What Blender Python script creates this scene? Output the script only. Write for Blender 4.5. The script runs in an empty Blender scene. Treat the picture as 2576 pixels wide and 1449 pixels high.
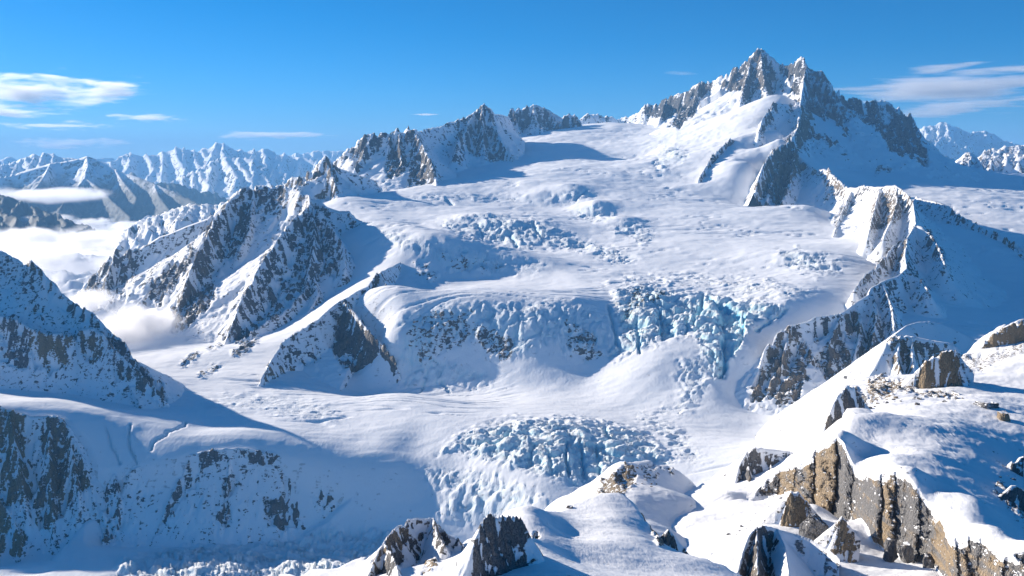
import bpy, math, time
import numpy as np
T0 = time.time()
C = bpy.context.scene.collection
scene = bpy.context.scene
R = math.radians
# ------------------------------------------------------------------ camera, sky, sun, exposure
FPX, CX, CY, HOR = 2231.0, 1288.0, 724.5, 400.0       # focal length and frame in photograph units
TH = math.atan((CY - HOR) / FPX)
CT, ST = math.cos(TH), math.sin(TH)
cam_d = bpy.data.cameras.new('camera')
cam_d.sensor_width = 36.0
cam_d.lens = 36.0 * FPX / 2576.0
cam_d.clip_start, cam_d.clip_end = 1.0, 400000.0
cam = bpy.data.objects.new('camera', cam_d)
C.objects.link(cam)
cam.location = (0, 0, 0)
cam.rotation_euler = (R(90) - TH, 0, 0)
scene.camera = cam

SUN_AZ, SUN_EL = R(-59.0), R(18.5)                    # azimuth from the view axis (+Y), negative = left
world = bpy.data.worlds.new('World')
scene.world = world
world.use_nodes = True
wn, wl = world.node_tree.nodes, world.node_tree.links
wn.clear()
sky = wn.new('ShaderNodeTexSky')
sky.sky_type = 'NISHITA'
sky.sun_disc = False
sky.sun_elevation = SUN_EL
sky.sun_rotation = SUN_AZ
sky.altitude = 3000
sky.air_density, sky.dust_density, sky.ozone_density = 1.0, 2.0, 10.0
hs = wn.new('ShaderNodeHueSaturation')
hs.inputs['Saturation'].default_value = 1.13
hs.inputs['Hue'].default_value = 0.489
bg = wn.new('ShaderNodeBackground')
bg.inputs['Strength'].default_value = 0.073
wo = wn.new('ShaderNodeOutputWorld')
wl.new(sky.outputs[0], hs.inputs['Color'])
wl.new(hs.outputs[0], bg.inputs[0])
wl.new(bg.outputs[0], wo.inputs[0])

sun_d = bpy.data.lights.new('sun', 'SUN')
sun_d.energy = 5.0
sun_d.angle = R(0.53)
sun_d.color = (1.0, 0.90, 0.775)
sun = bpy.data.objects.new('sun', sun_d)
C.objects.link(sun)
sun.location = (-3000, 1000, 2000)
_sd = (math.cos(SUN_EL) * math.sin(SUN_AZ), math.cos(SUN_EL) * math.cos(SUN_AZ), math.sin(SUN_EL))
from mathutils import Vector
sun.rotation_euler = Vector(_sd).to_track_quat('Z', 'Y').to_euler()

vs = scene.view_settings
vs.view_transform = 'Standard'
vs.look = 'None'
vs.exposure = 0.76
vs.gamma = 1.0
vs.use_curve_mapping = False
scene.cycles.max_bounces = 10
scene.cycles.diffuse_bounces = 7
scene.cycles.volume_bounces = 3
scene.cycles.transparent_max_bounces = 16
scene.cycles.use_denoising = True

# ------------------------------------------------------------------ noise
_rs = np.random.RandomState(11)
PERM = _rs.permutation(256).astype(np.int32)
PERM = np.concatenate([PERM, PERM, PERM])
_a = _rs.rand(256) * 2 * np.pi
GX, GY = np.cos(_a).astype(np.float32), np.sin(_a).astype(np.float32)
RV = _rs.rand(256, 4).astype(np.float32)
f32 = np.float32

def perlin(x, y, seed=0):
    x = np.asarray(x, f32); y = np.asarray(y, f32)
    xi = np.floor(x); yi = np.floor(y)
    xf = x - xi; yf = y - yi
    xi = xi.astype(np.int32) & 255; yi = yi.astype(np.int32) & 255
    u = xf * xf * xf * (xf * (xf * 6 - 15) + 10)
    v = yf * yf * yf * (yf * (yf * 6 - 15) + 10)
    s = (seed * 37) & 255
    a = PERM[xi + s]; b = PERM[((xi + 1) & 255) + s]
    aa = PERM[a + yi]; ab = PERM[a + ((yi + 1) & 255)]
    ba = PERM[b + yi]; bb = PERM[b + ((yi + 1) & 255)]
    n00 = GX[aa] * xf + GY[aa] * yf
    n10 = GX[ba] * (xf - 1) + GY[ba] * yf
    n01 = GX[ab] * xf + GY[ab] * (yf - 1)
    n11 = GX[bb] * (xf - 1) + GY[bb] * (yf - 1)
    a = n00 + u * (n10 - n00)
    return (a + v * (n01 + u * (n11 - n01) - a)) * 1.41

def fbm(x, y, octv=4, seed=0, gain=0.5, lac=2.03):
    r = 0; a = 1.0
    for i in range(octv):
        r = r + a * perlin(x, y, seed + i)
        x = x * lac + 3.7; y = y * lac - 1.3; a *= gain
    return r

def ridged(x, y, octv=4, seed=0, gain=0.5, lac=2.05):
    r = 0; a = 1.0; w = 1.0; tot = 0
    for i in range(octv):
        n = 1 - np.abs(perlin(x, y, seed + i)) * 1.6
        r = r + a * n * w; tot += a
        w = np.clip(n, 0, 1)
        x = x * lac + 5.1; y = y * lac + 2.3; a *= gain
    return r / tot                                        # about 0..1

def worley(x, y, seed=0):
    """F1, F2 and a random value of the nearest cell."""
    x = np.asarray(x, f32); y = np.asarray(y, f32)
    xi = np.floor(x).astype(np.int32); yi = np.floor(y).astype(np.int32)
    f1 = np.full(x.shape, 9, f32); f2 = np.full(x.shape, 9, f32); cv = np.zeros(x.shape, f32)
    s = (seed * 53) & 255
    for i in (-1, 0, 1):
        for j in (-1, 0, 1):
            cx = xi + i; cy = yi + j
            h = PERM[PERM[(cx & 255) + s] + (cy & 255)]
            rv = RV[h]
            d = np.sqrt((cx + rv[..., 0] - x) ** 2 + (cy + rv[..., 1] - y) ** 2)
            m = d < f1
            f2 = np.where(m, f1, np.minimum(f2, d))
            cv = np.where(m, rv[..., 2], cv)
            f1 = np.where(m, d, f1)
    return f1, f2, cv

def sstep(a, b, x):
    t = np.clip((x - a) / (b - a), 0, 1)
    return t * t * (3 - 2 * t)

# ------------------------------------------------------------------ survey: photograph pixel + distance -> place
def P(px, py, Y):
    u = (px - CX) / FPX; v = (CY - py) / FPX
    t = Y / (CT + v * ST)
    return (u * t, Y, (-ST + v * CT) * t)

def project(x, y, z):
    d = np.maximum(y * CT - z * ST, 1.0)
    return CX + FPX * x / d, CY - FPX * (y * ST + z * CT) / d

def resample(pts, step):
    p = np.array(pts, float)
    out = [p[0]]
    for a, b in zip(p[:-1], p[1:]):
        n = max(1, int(math.ceil(np.linalg.norm(b[:2] - a[:2]) / step)))
        for k in range(1, n + 1):
            out.append(a + (b - a) * k / n)
    return np.array(out)

def poly_sd(px, py, poly):
    """signed distance in photograph pixels, positive inside the outline."""
    q = np.array(poly, float)
    out = np.full(px.shape, -400.0, f32)
    x0, y0 = q.min(0) - 60; x1, y1 = q.max(0) + 60
    m = (px > x0) & (px < x1) & (py > y0) & (py < y1)
    if not m.any():
        return out
    x = px[m]; y = py[m]
    d = np.full(x.shape, 1e9); ins = np.zeros(x.shape, bool)
    for a, b in zip(q, np.roll(q, -1, 0)):
        ex, ey = b - a
        t = np.clip(((x - a[0]) * ex + (y - a[1]) * ey) / (ex * ex + ey * ey + 1e-9), 0, 1)
        d = np.minimum(d, (x - a[0] - t * ex) ** 2 + (y - a[1] - t * ey) ** 2)
        if abs(ey) > 1e-9:
            c = (a[1] > y) != (b[1] > y)
            ins ^= c & (x < ex * (y - a[1]) / ey + a[0])
    d = np.sqrt(d)
    out[m] = np.where(ins, d, -d)
    return out

class MQ:
    """smooth surface z(x, y) through surveyed points."""
    def __init__(self, pts, c, smooth=0.0):
        p = np.array(pts, float)
        self.p = p; self.c = c
        n = len(p)
        self.s = 1000.0
        d = np.hypot(p[:, None, 0] - p[None, :, 0], p[:, None, 1] - p[None, :, 1])
        A = np.zeros((n + 3, n + 3))
        A[:n, :n] = -np.sqrt(d * d + c * c) / self.s + smooth * np.eye(n)
        Q = np.c_[np.ones(n), p[:, :2] / self.s]
        A[:n, n:] = Q; A[n:, :n] = Q.T
        self.w = np.linalg.lstsq(A, np.r_[p[:, 2], 0, 0, 0], rcond=None)[0]
    def __call__(self, x, y):
        x = np.asarray(x, float); sh = x.shape
        x = x.ravel(); y = np.asarray(y, float).ravel()
        n = len(self.p)
        out = self.w[n] + self.w[n + 1] * x / self.s + self.w[n + 2] * y / self.s
        for i in range(n):
            out -= self.w[i] * np.sqrt((x - self.p[i, 0]) ** 2 + (y - self.p[i, 1]) ** 2 + self.c ** 2) / self.s
        return out.reshape(sh)

class Grid:
    """terrain patch on rows of distance Yr and columns of bearing u (x = u * Y)."""
    def __init__(self, u0, u1, Yr, nu):
        self.u = np.linspace(u0, u1, nu); self.Yr = np.asarray(Yr, float)
        self.X = (self.u[None, :] * self.Yr[:, None]).astype(f32)
        self.Y = np.repeat(self.Yr[:, None], nu, 1).astype(f32)
        self.Z = np.full(self.X.shape, -9e3, f32)
    def sample(self, x, y, fill=-9e3):
        u = x / np.maximum(y, 1.0)
        fj = (u - self.u[0]) / (self.u[1] - self.u[0])
        fi = np.interp(y, self.Yr, np.arange(len(self.Yr)), left=-1, right=-1)
        ok = (fj >= -.6) & (fj <= len(self.u) - .4) & (fi >= 0)
        i = np.clip(fi.astype(int), 0, len(self.Yr) - 2); j = np.clip(np.floor(fj).astype(int), 0, len(self.u) - 2)
        a = np.clip(fi - i, 0, 1); b = np.clip(fj - j, 0, 1)
        Z = self.Z
        z = (Z[i, j] * (1 - a) + Z[i + 1, j] * a) * (1 - b) + (Z[i, j + 1] * (1 - a) + Z[i + 1, j + 1] * a) * b
        return np.where(ok, z, fill)

# ------------------------------------------------------------------ ridges
def ridge(px_pts, sl=1.1, sr=1.1, low=0.45, L=250.0, rib=0.12, lam=90.0, jag=0.0, step=None, seed=0, world=False, rr=0.0, crest=1.3, lowr=None):
    pts = np.array(px_pts if world else [P(*q) for q in px_pts], float)
    Ym = pts[:, 1].mean()
    step = step or Ym * 0.012
    p = resample(pts, step)
    if jag > 0:
        rs = np.random.RandomState(seed + 5)
        n = len(p)
        k = np.arange(n)
        keep = np.ones(n)
        p[:, 2] += jag * Ym / FPX * (perlin(k * 0.53 + seed, k * 0.0 + seed * 1.7, seed) * 2.2 + rs.randn(n) * 0.35) * keep
    s = np.r_[0, np.cumsum(np.hypot(*np.diff(p[:, :2], axis=0).T))]
    return dict(p=p, s=s, sl=sl, sr=sr, low=low, L=L, rib=rib, lam=lam, seed=seed, rr=rr, crest=crest, lowr=low if lowr is None else lowr, Lc=15.0 * Ym / FPX)

def drop(d, s, low, L):
    return low * d + (s - low) * L * (1 - np.exp(-d / L))

def ridge_height(g, rg):
    X, Y = g.X, g.Y
    H = np.full(X.shape, -9e3, f32); S = np.zeros(X.shape, f32); D = np.zeros(X.shape, f32); SD = np.zeros(X.shape, f32)
    p, s = rg['p'], rg['s']
    reach = rg.get('reach', 1e9)
    for a, b, s0, s1 in zip(p[:-1], p[1:], s[:-1], s[1:]):
        ex, ey = b[0] - a[0], b[1] - a[1]
        l2 = ex * ex + ey * ey + 1e-6
        t = np.clip(((X - a[0]) * ex + (Y - a[1]) * ey) / l2, 0, 1).astype(f32)
        dx = X - (a[0] + t * ex); dy = Y - (a[1] + t * ey)
        d = np.sqrt(dx * dx + dy * dy)
        side = ex * dy - ey * dx                            # > 0: left of the path
        sl = np.where(side > 0, rg['sl'], rg['sr']).astype(f32)
        lo = np.where(side > 0, rg['low'], rg['lowr']).astype(f32)
        h = (a[2] + t * (b[2] - a[2]) - drop(d, sl, lo, rg['L']) - rg['crest'] * rg['Lc'] * (1 - np.exp(-d / rg['Lc']))).astype(f32)
        m = h > H
        H = np.where(m, h, H); S = np.where(m, s0 + t * (s1 - s0), S); D = np.where(m, d, D); SD = np.where(m, np.sign(side), SD)
    rb = np.full(X.shape, .7, f32); dl = np.zeros(X.shape, f32)
    if rg['rib'] > 0:
        lam = rg['lam']
        w = fbm(X / (lam * 1.6), Y / (lam * 1.6), 3, rg['seed'] + 3) * 0.55
        rb = ridged(S / lam + w + SD * 7.3, D / (lam * 3) + w, 3, rg['seed'] + 9)
        amp = rg['rib'] * lam * 4.2 * sstep(0, lam * 1.0, D)
        dl = amp * (rb - 0.72)
        if rg['rr'] > 0:
            dl = dl + 1.5 * rg['rr'] * sstep(0, lam * .5, D) * (ridged(X / (lam * .45), Y / (lam * .45), 4, rg['seed'] + 21) - .7)
    return H, rb, dl

# ------------------------------------------------------------------ scene helpers
def link(o, parent=None):
    C.objects.link(o)
    if parent is not None:
        o.parent = parent
    return o

def props(o, label=None, cat=None, group=None, kind=None):
    for k, v in (('label', label), ('category', cat), ('group', group), ('kind', kind)):
        if v:
            o[k] = v
    return o

def thing(name, loc, label, cat, group=None):
    o = bpy.data.objects.new(name, None)
    o.empty_display_size = 5.0
    o.location = loc
    link(o)
    return props(o, label, cat, group)

def mesh_np(name, co, quads, mat, mask=None, parent=None, smooth=True):
    me = bpy.data.meshes.new(name)
    nv, nf = len(co), len(quads)
    k = quads.shape[1]
    me.vertices.add(nv)
    me.vertices.foreach_set('co', np.ascontiguousarray(co, f32).ravel())
    me.loops.add(nf * k)
    me.loops.foreach_set('vertex_index', np.ascontiguousarray(quads, np.int32).ravel())
    me.polygons.add(nf)
    me.polygons.foreach_set('loop_start', np.arange(0, nf * k, k, dtype=np.int32))
    me.polygons.foreach_set('loop_total', np.full(nf, k, np.int32))
    me.polygons.foreach_set('use_smooth', np.full(nf, smooth, bool))
    if mask is not None:
        at = me.attributes.new('mask', 'FLOAT_VECTOR', 'POINT')
        at.data.foreach_set('vector', np.ascontiguousarray(mask, f32).ravel())
    me.update()
    me.materials.append(mat)
    o = bpy.data.objects.new(name, me)
    if parent is not None:
        co_l = co - np.array(parent.location)[None]
        me.vertices.foreach_set('co', np.ascontiguousarray(co_l, f32).ravel())
        me.update()
    link(o, parent)
    return o

def islands(ids):
    """connected pieces of each id > 0: small ones go back to 0, every larger one gets a running number."""
    lab = np.where(ids > 0, np.arange(1, ids.size + 1).reshape(ids.shape), 0)
    rows = np.where(ids.any(1))[0]; cols = np.where(ids.any(0))[0]
    if len(rows) == 0:
        return ids, []
    sl = (slice(rows[0], rows[-1] + 1), slice(cols[0], cols[-1] + 1))
    L = lab[sl]; I = ids[sl]
    h = (I[:, 1:] == I[:, :-1]) & (I[:, 1:] > 0); v = (I[1:] == I[:-1]) & (I[1:] > 0)
    par = np.arange(ids.size + 1)
    def find(a):
        while True:
            b = par[a]
            if (b == a).all(): return a
            a = par[b]
    ea = np.concatenate([L[:, 1:][h], L[1:][v]]); eb = np.concatenate([L[:, :-1][h], L[:-1][v]])
    for _ in range(200):
        ra, rb = find(ea), find(eb)
        d = ra != rb
        if not d.any(): break
        np.minimum.at(par, np.maximum(ra, rb)[d], np.minimum(ra, rb)[d])
    R_ = find(L.ravel()).reshape(L.shape)
    out = np.zeros_like(ids); o = out[sl]; src = []
    u, c = np.unique(R_[I > 0], return_counts=True)
    first = {}
    for r, n in sorted(zip(u, c), key=lambda q: -q[1]):
        if n < 70: break
        m = R_ == r
        src.append(int(I[m][0])); o[m] = len(src)
    return out, src

TRIS = [0]
def emit_grid(g, mask, ids, keep, names, mat, parent, smooth=True):
    """ids per face -> one mesh per id."""
    n, m = g.X.shape
    idx = np.arange(n * m, dtype=np.int32).reshape(n, m)
    q = np.stack([idx[:-1, :-1], idx[:-1, 1:], idx[1:, 1:], idx[1:, :-1]], -1).reshape(-1, 4)
    co = np.stack([g.X, g.Y, g.Z], -1).reshape(-1, 3)
    mk = mask.reshape(-1, 3)
    ids = ids.ravel(); keep = keep.ravel()
    res = []
    for k in np.unique(ids[keep]):
        f = q[keep & (ids == k)]
        if len(f) < 6:
            continue
        used, inv = np.unique(f.ravel(), return_inverse=True)
        nm = names[k] if isinstance(names, dict) else names
        par = parent[k] if isinstance(parent, dict) else parent
        o = mesh_np(nm, co[used], inv.reshape(-1, 4), mat, mk[used], par, smooth)
        TRIS[0] += 2 * len(f)
        res.append((k, o))
    return res

def fmax(a):
    return np.maximum(np.maximum(a[:-1, :-1], a[:-1, 1:]), np.maximum(a[1:, 1:], a[1:, :-1]))
def fmin(a):
    return np.minimum(np.minimum(a[:-1, :-1], a[:-1, 1:]), np.minimum(a[1:, 1:], a[1:, :-1]))
def fmean(a):
    return (a[:-1, :-1] + a[:-1, 1:] + a[1:, 1:] + a[1:, :-1]) * .25

# ------------------------------------------------------------------ materials
def node(nt, t, **kw):
    n = nt.nodes.new(t)
    for k, v in kw.items():
        if hasattr(n, k):
            setattr(n, k, v)
        else:
            n.inputs[k].default_value = v
    return n

class NT:
    """terse node wiring."""
    def __init__(self, mat):
        mat.use_nodes = True
        self.t = mat.node_tree
        self.t.nodes.clear()
        self.l = self.t.links
    def n(self, t, ins=None, **kw):
        n = self.t.nodes.new(t)
        for k, v in kw.items():
            setattr(n, k, v)
        for k, v in (ins or {}).items():
            if hasattr(v, 'is_linked') or hasattr(v, 'links'):
                self.l.new(v, n.inputs[k])
            else:
                n.inputs[k].default_value = v
        return n
    def math(self, op, a, b=None, c=None, clamp=False):
        n = self.t.nodes.new('ShaderNodeMath'); n.operation = op; n.use_clamp = clamp
        for i, v in enumerate((a, b, c)):
            if v is None: continue
            if hasattr(v, 'links'): self.l.new(v, n.inputs[i])
            else: n.inputs[i].default_value = v
        return n.outputs[0]
    def step(self, v, a, b):
        n = self.n('ShaderNodeMapRange', {0: v, 1: a, 2: b, 3: 0.0, 4: 1.0}, interpolation_type='SMOOTHSTEP', clamp=True)
        return n.outputs[0]
    def noise(self, co, scale, detail=6.0, rough=0.55, dist=0.0):
        return self.n('ShaderNodeTexNoise', {'Vector': co, 'Scale': scale, 'Detail': detail, 'Roughness': rough, 'Distortion': dist}).outputs[0]
    def mix(self, f, a, b):
        n = self.t.nodes.new('ShaderNodeMix'); n.data_type = 'RGBA'
        for i, v in ((0, f), (6, a), (7, b)):
            if hasattr(v, 'links'): self.l.new(v, n.inputs[i])
            else: n.inputs[i].default_value = v if i == 0 else (*v, 1.0)[:4]
        return n.outputs[2]
    def scale(self, co, s):
        return self.n('ShaderNodeVectorMath', {0: co, 1: s}, operation='MULTIPLY').outputs[0]

def alpine_material(name, S, rough_w=0.05, forest=None, k_noise=0.9, rock_dark=1.0, bump=1.0, slope_k=0.6, crack=0.5):
    """snow, rock and glacier ice chosen by the mesh's own masks, slope and grain. S = size in metres of the main rock features."""
    m = bpy.data.materials.new(name)
    t = NT(m)
    geo = t.n('ShaderNodeNewGeometry')
    pos, nor = geo.outputs['Position'], geo.outputs['Normal']
    at = t.n('ShaderNodeAttribute', attribute_name='mask', attribute_type='GEOMETRY')
    sp = t.n('ShaderNodeSeparateXYZ', {0: at.outputs['Vector']})
    rock_a, ice_a, tint_a = sp.outputs
    nz = t.n('ShaderNodeSeparateXYZ', {0: nor}).outputs[2]
    co = t.scale(pos, (1 / S, 1 / S, 0.42 / S))            # drawn out down the slope
    co2 = t.scale(pos, (0.55 / S, 0.55 / S, 1.9 / S))      # ledges
    nA = t.noise(co, 1.0, 6.0, 0.55, 0.6)
    nB = t.noise(co2, 1.3, 5.0, 0.55, 0.9)
    nF = t.noise(pos, 5.0 / S, 4.0, 0.6)
    v = t.math('MULTIPLY_ADD', t.math('SUBTRACT', nA, 0.5), k_noise * 2.1, rock_a)
    v = t.math('MULTIPLY_ADD', t.math('SUBTRACT', nB, 0.5), k_noise * 1.7, v)
    v = t.math('MULTIPLY_ADD', t.math('SUBTRACT', nF, 0.5), k_noise * 0.45, v)
    v = t.math('MULTIPLY_ADD', t.math('SUBTRACT', 0.72, nz), slope_k, v)
    rk = t.step(v, 0.5 - rough_w, 0.5 + rough_w)
    rk = t.math('MULTIPLY', rk, t.step(rock_a, 0.02, 0.10))
    # rock
    vor = t.n('ShaderNodeTexVoronoi', {'Vector': t.scale(co, (2.1, 2.1, 2.1)), 'Scale': 1.0, 'Randomness': 1.0}, feature='DISTANCE_TO_EDGE').outputs[0]
    c1 = t.noise(co, 0.7, 5.0, 0.6)
    c2 = t.noise(pos, 9.0 / S, 5.0, 0.7)
    dk = rock_dark
    ra = t.mix(t.step(c2, 0.3, 0.7), (0.06 * dk, 0.06 * dk, 0.066 * dk), (0.20 * dk, 0.195 * dk, 0.19 * dk))
    rb = t.mix(t.step(c2, 0.3, 0.7), (0.10 * dk, 0.075 * dk, 0.05 * dk), (0.36 * dk, 0.275 * dk, 0.18 * dk))
    tm = t.step(t.math('ADD', tint_a, t.math('MULTIPLY_ADD', c1, 1.6, -0.8)), 0.05, 0.8)
    rc = t.mix(tm, ra, rb)
    rc = t.mix(t.math('MULTIPLY', t.step(vor, 0.06, 0.0), crack), rc, (0.05 * dk, 0.05 * dk, 0.05 * dk))
    # snow and ice
    sn = t.noise(t.scale(pos, (1, 1, 1)), 0.6 / S, 4.0, 0.6)
    sc = t.mix(sn, (0.92, 0.925, 0.94), (0.955, 0.955, 0.96))
    steep = t.step(t.math('ADD', nz, t.math('MULTIPLY_ADD', nA, 0.5, -0.25)), 0.97, 0.55)
    icef = t.math('MULTIPLY', t.step(ice_a, 0.05, 1.0), t.math('MULTIPLY_ADD', steep, 0.85, 0.20), clamp=True)
    ic = t.mix(t.step(ice_a, 0.7, 1.6), (0.60, 0.83, 0.89), (0.15, 0.54, 0.74))
    sc = t.mix(icef, sc, ic)
    if forest is not None:
        pz = t.n('ShaderNodeSeparateXYZ', {0: pos}).outputs[2]
        fn = t.noise(pos, 1.0 / (S * 6), 6.0, 0.65)
        fz = t.math('MULTIPLY_ADD', t.math('SUBTRACT', fn, 0.5), 900.0, pz)
        fm = t.step(fz, forest + 160, forest - 160)
        sc = t.mix(fm, sc, (0.018, 0.028, 0.03))
    col = t.mix(rk, sc, rc)
    bh_r = t.math('ADD', t.math('MULTIPLY', nA, 1.2), t.math('ADD', t.math('MULTIPLY', c2, 0.35), t.math('MULTIPLY', t.math('MINIMUM', vor, 0.25), 1.2)))
    bh_s = t.math('MULTIPLY_ADD', t.noise(t.scale(pos, (1, 0.5, 1)), 2.2 / S, 5.0, 0.6), 0.15, t.math('MULTIPLY', t.math('MULTIPLY', nF, 0.35), t.step(ice_a, 0.0, 0.8)))
    bh = t.n('ShaderNodeMix', {0: rk, 2: bh_s, 3: bh_r}, data_type='FLOAT').outputs[0]
    bh = t.math('MULTIPLY_ADD', rk, -0.12, bh)
    bp = t.n('ShaderNodeBump', {'Strength': 0.75 * bump, 'Distance': 0.5 * S, 'Height': bh})
    b = t.n('ShaderNodeBsdfPrincipled', {'Base Color': col, 'Normal': bp.outputs[0], 'Roughness': 0.75, 'Specular IOR Level': 0.25})
    o = t.n('ShaderNodeOutputMaterial', {'Surface': b.outputs[0]})
    return m
# ------------------------------------------------------------------ glacier basin: surveyed points (pixel x, pixel y, distance)
def line(pts, step=90.0):
    return [tuple(q) for q in resample(pts, step)]

base_px = []
# floor of the lowest glacier and its headwall
base_px += line([(-150, 1400, 1540), (120, 1345, 1625), (300, 1390, 1560), (500, 1400, 1545), (700, 1440, 1480), (1000, 1400, 1545), (1200, 1400, 1545)])
base_px += line([(60, 1330, 1650), (230, 1340, 1640), (400, 1345, 1640), (560, 1335, 1650), (720, 1335, 1650), (850, 1335, 1650), (1000, 1310, 1640), (1120, 1300, 1620)])
base_px += line([(300, 1110, 1780), (430, 1165, 1720), (500, 1138, 1740), (560, 1132, 1745), (640, 1130, 1750), (700, 1148, 1740), (770, 1165, 1730), (850, 1160, 1735), (950, 1165, 1730), (1050, 1170, 1725)])
base_px += [(300, 1180, 1730), (250, 1260, 1690), (900, 1240, 1690), (1060, 1230, 1690)]
# shelf under the left ridge
base_px += line([(-200, 990, 1900), (0, 1000, 1910), (150, 1000, 1950), (250, 1012, 1965), (350, 1032, 1970), (420, 1040, 1960)])
base_px += line([(-200, 1030, 1790), (0, 1036, 1800), (100, 1048, 1800), (250, 1062, 1810), (400, 1062, 1830)])
base_px += line([(-200, 1390, 1580), (0, 1390, 1590), (120, 1345, 1625)])
# lower glacier
base_px += [(450, 1035, 1970), (500, 1000, 2080), (430, 950, 2230), (330, 880, 2600), (250, 820, 3000), (500, 1080, 1830), (650, 1060, 1890), (650, 1000, 2080),
            (800, 1000, 2080), (800, 1085, 1850), (900, 1040, 1950), (1000, 1040, 1920), (1000, 1100, 1810), (1100, 1000, 2060), (1000, 985, 2110),
            (900, 1125, 1790), (1050, 1140, 1785), (1200, 1020, 2000), (1350, 1010, 2030), (500, 930, 2330), (560, 880, 2480), (650, 930, 2310), (480, 870, 2620), (690, 802, 2870), (760, 772, 2970), (620, 852, 2730), (820, 740, 2990), (880, 880, 2480), (940, 905, 2430), (800, 892, 2450), (750, 905, 2400),
            (1950, 430, 5300), (1930, 480, 4900), (1970, 502, 4750), (1900, 522, 4500), (1985, 422, 5500), (1960, 350, 5250), (1985, 312, 5500),
            (2110, 560, 4000), (2190, 570, 3700), (2245, 560, 3450), (1970, 900, 2185), (2060, 900, 2200), (2120, 885, 2240), (2200, 850, 2260)]
# lower icefall dome
base_px += line([(1100, 1095, 1800), (1200, 1068, 1845), (1300, 1052, 1870), (1400, 1050, 1860), (1500, 1058, 1850), (1580, 1075, 1820), (1660, 1115, 1760)])
base_px += line([(1150, 1145, 1745), (1250, 1178, 1670), (1350, 1205, 1620), (1450, 1228, 1590), (1560, 1222, 1600), (1660, 1190, 1640)])
base_px += [(1400, 1100, 1745), (1500, 1110, 1735), (1280, 1110, 1745), (1400, 1160, 1655), (1540, 1160, 1665)]
base_px += line([(1120, 1180, 1705), (1250, 1222, 1610), (1380, 1262, 1555)])
base_px += [(1200, 1265, 1640), (1150, 1210, 1690), (1250, 1340, 1590)]
# right bowl
base_px += [(1750, 1080, 1840), (1850, 1120, 1720), (1900, 1035, 1950), (1950, 1100, 1800), (2000, 1055, 1850), (2060, 1005, 1920), (1700, 1150, 1690), (1890, 1018, 2015), (1960, 1024, 1995), (2030, 995, 2010), (2090, 976, 2030), (2140, 950, 2060), (1850, 1000, 2045),
            (1800, 1160, 1650), (1650, 1075, 1850), (1500, 1020, 2000), (1600, 1040, 1950), (2120, 985, 1960)]
# shaded wall between lower glacier and middle shelf
base_px += line([(1000, 982, 2240), (1100, 984, 2210), (1200, 982, 2190), (1300, 968, 2170), (1400, 945, 2170), (1500, 920, 2190)])
base_px += [(900, 965, 2300), (955, 972, 2290), (850, 950, 2300), (780, 960, 2250)]
base_px += [(900, 765, 2530), (930, 768, 2490), (960, 770, 2455), (1000, 768, 2440), (1000, 850, 2335), (955, 845, 2375), (930, 715, 2720), (1010, 735, 2640)]
base_px += line([(1040, 768, 2430), (1100, 762, 2420), (1200, 758, 2410), (1300, 758, 2400), (1400, 756, 2400), (1480, 760, 2400)])
base_px += [(1060, 870, 2330), (1200, 865, 2300), (1340, 860, 2260), (1450, 850, 2270)]
# middle shelf, upper wall
base_px += [(1080, 735, 2580), (1200, 722, 2680), (1300, 722, 2660), (1400, 722, 2640), (1500, 735, 2540)]
base_px += line([(1050, 700, 2820), (1130, 690, 2880), (1250, 686, 2890), (1350, 684, 2860), (1430, 690, 2800)])
base_px += line([(929, 558, 3340), (970, 567, 3240), (1050, 590, 3060), (1130, 607, 3010), (1220, 627, 2990), (1310, 643, 2970), (1390, 658, 2950)])
# upper wall's hidden back and the plateau behind it
base_px += [(950, 541, 3900), (1000, 531, 4100), (850, 500, 4300), (1000, 480, 4700), (1200, 482, 4650), (1300, 500, 4500), (1100, 563, 3720), (1120, 585, 3500)]
base_px += line([(1200, 617, 3330), (1300, 630, 3200), (1400, 648, 3080), (1470, 672, 2920)])
base_px += line([(1060, 560, 3800), (1150, 546, 3860), (1250, 545, 3830), (1350, 555, 3750), (1450, 585, 3560)])
base_px += line([(1080, 575, 3650), (1160, 600, 3480), (1250, 618, 3400), (1350, 622, 3380), (1450, 625, 3330)])
base_px += line([(1340, 490, 4480), (1430, 472, 4560), (1500, 478, 4540)])
base_px += line([(1340, 512, 4380), (1430, 518, 4340), (1500, 545, 4080)])
base_px += [(1500, 515, 4180), (1560, 555, 3820), (1540, 580, 3660), (1650, 520, 4150), (1800, 520, 4180), (1600, 470, 4720), (1750, 450, 4900),
            (1400, 428, 5120), (1500, 420, 5300), (1400, 400, 5900), (1300, 420, 5600), (1200, 442, 5250), (1100, 466, 4800), (1500, 380, 6200),
            (1450, 340, 6900), (1530, 308, 7700), (1560, 340, 7000), (1600, 320, 7300), (1650, 340, 6850), (1620, 400, 5900), (1700, 330, 6700), (1350, 345, 7000)]
base_px += [(1550, 622, 3260), (1650, 640, 3120), (1800, 620, 3200), (1850, 570, 3650), (1700, 580, 3600), (1750, 660, 2980), (1600, 690, 2820), (1900, 680, 2830), (2000, 690, 2700)]
# main icefall
base_px += line([(1560, 728, 2560), (1620, 722, 2590), (1700, 728, 2560), (1800, 730, 2540), (1900, 745, 2430), (1990, 760, 2340)])
base_px += line([(1545, 790, 2390), (1620, 775, 2420), (1700, 790, 2390), (1800, 800, 2340), (1900, 815, 2250)])
base_px += line([(1545, 888, 2210), (1600, 885, 2190), (1660, 865, 2190), (1720, 850, 2190)])
base_px += line([(1800, 955, 2030), (1840, 940, 2040), (1880, 880, 2110)])
base_px += [(1740, 862, 2180), (1650, 905, 2130), (1600, 950, 2090), (1500, 990, 2080), (1700, 1040, 1930), (1780, 965, 2040), (1760, 1010, 1970), (1690, 960, 2060), (1480, 930, 2190)]
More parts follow.
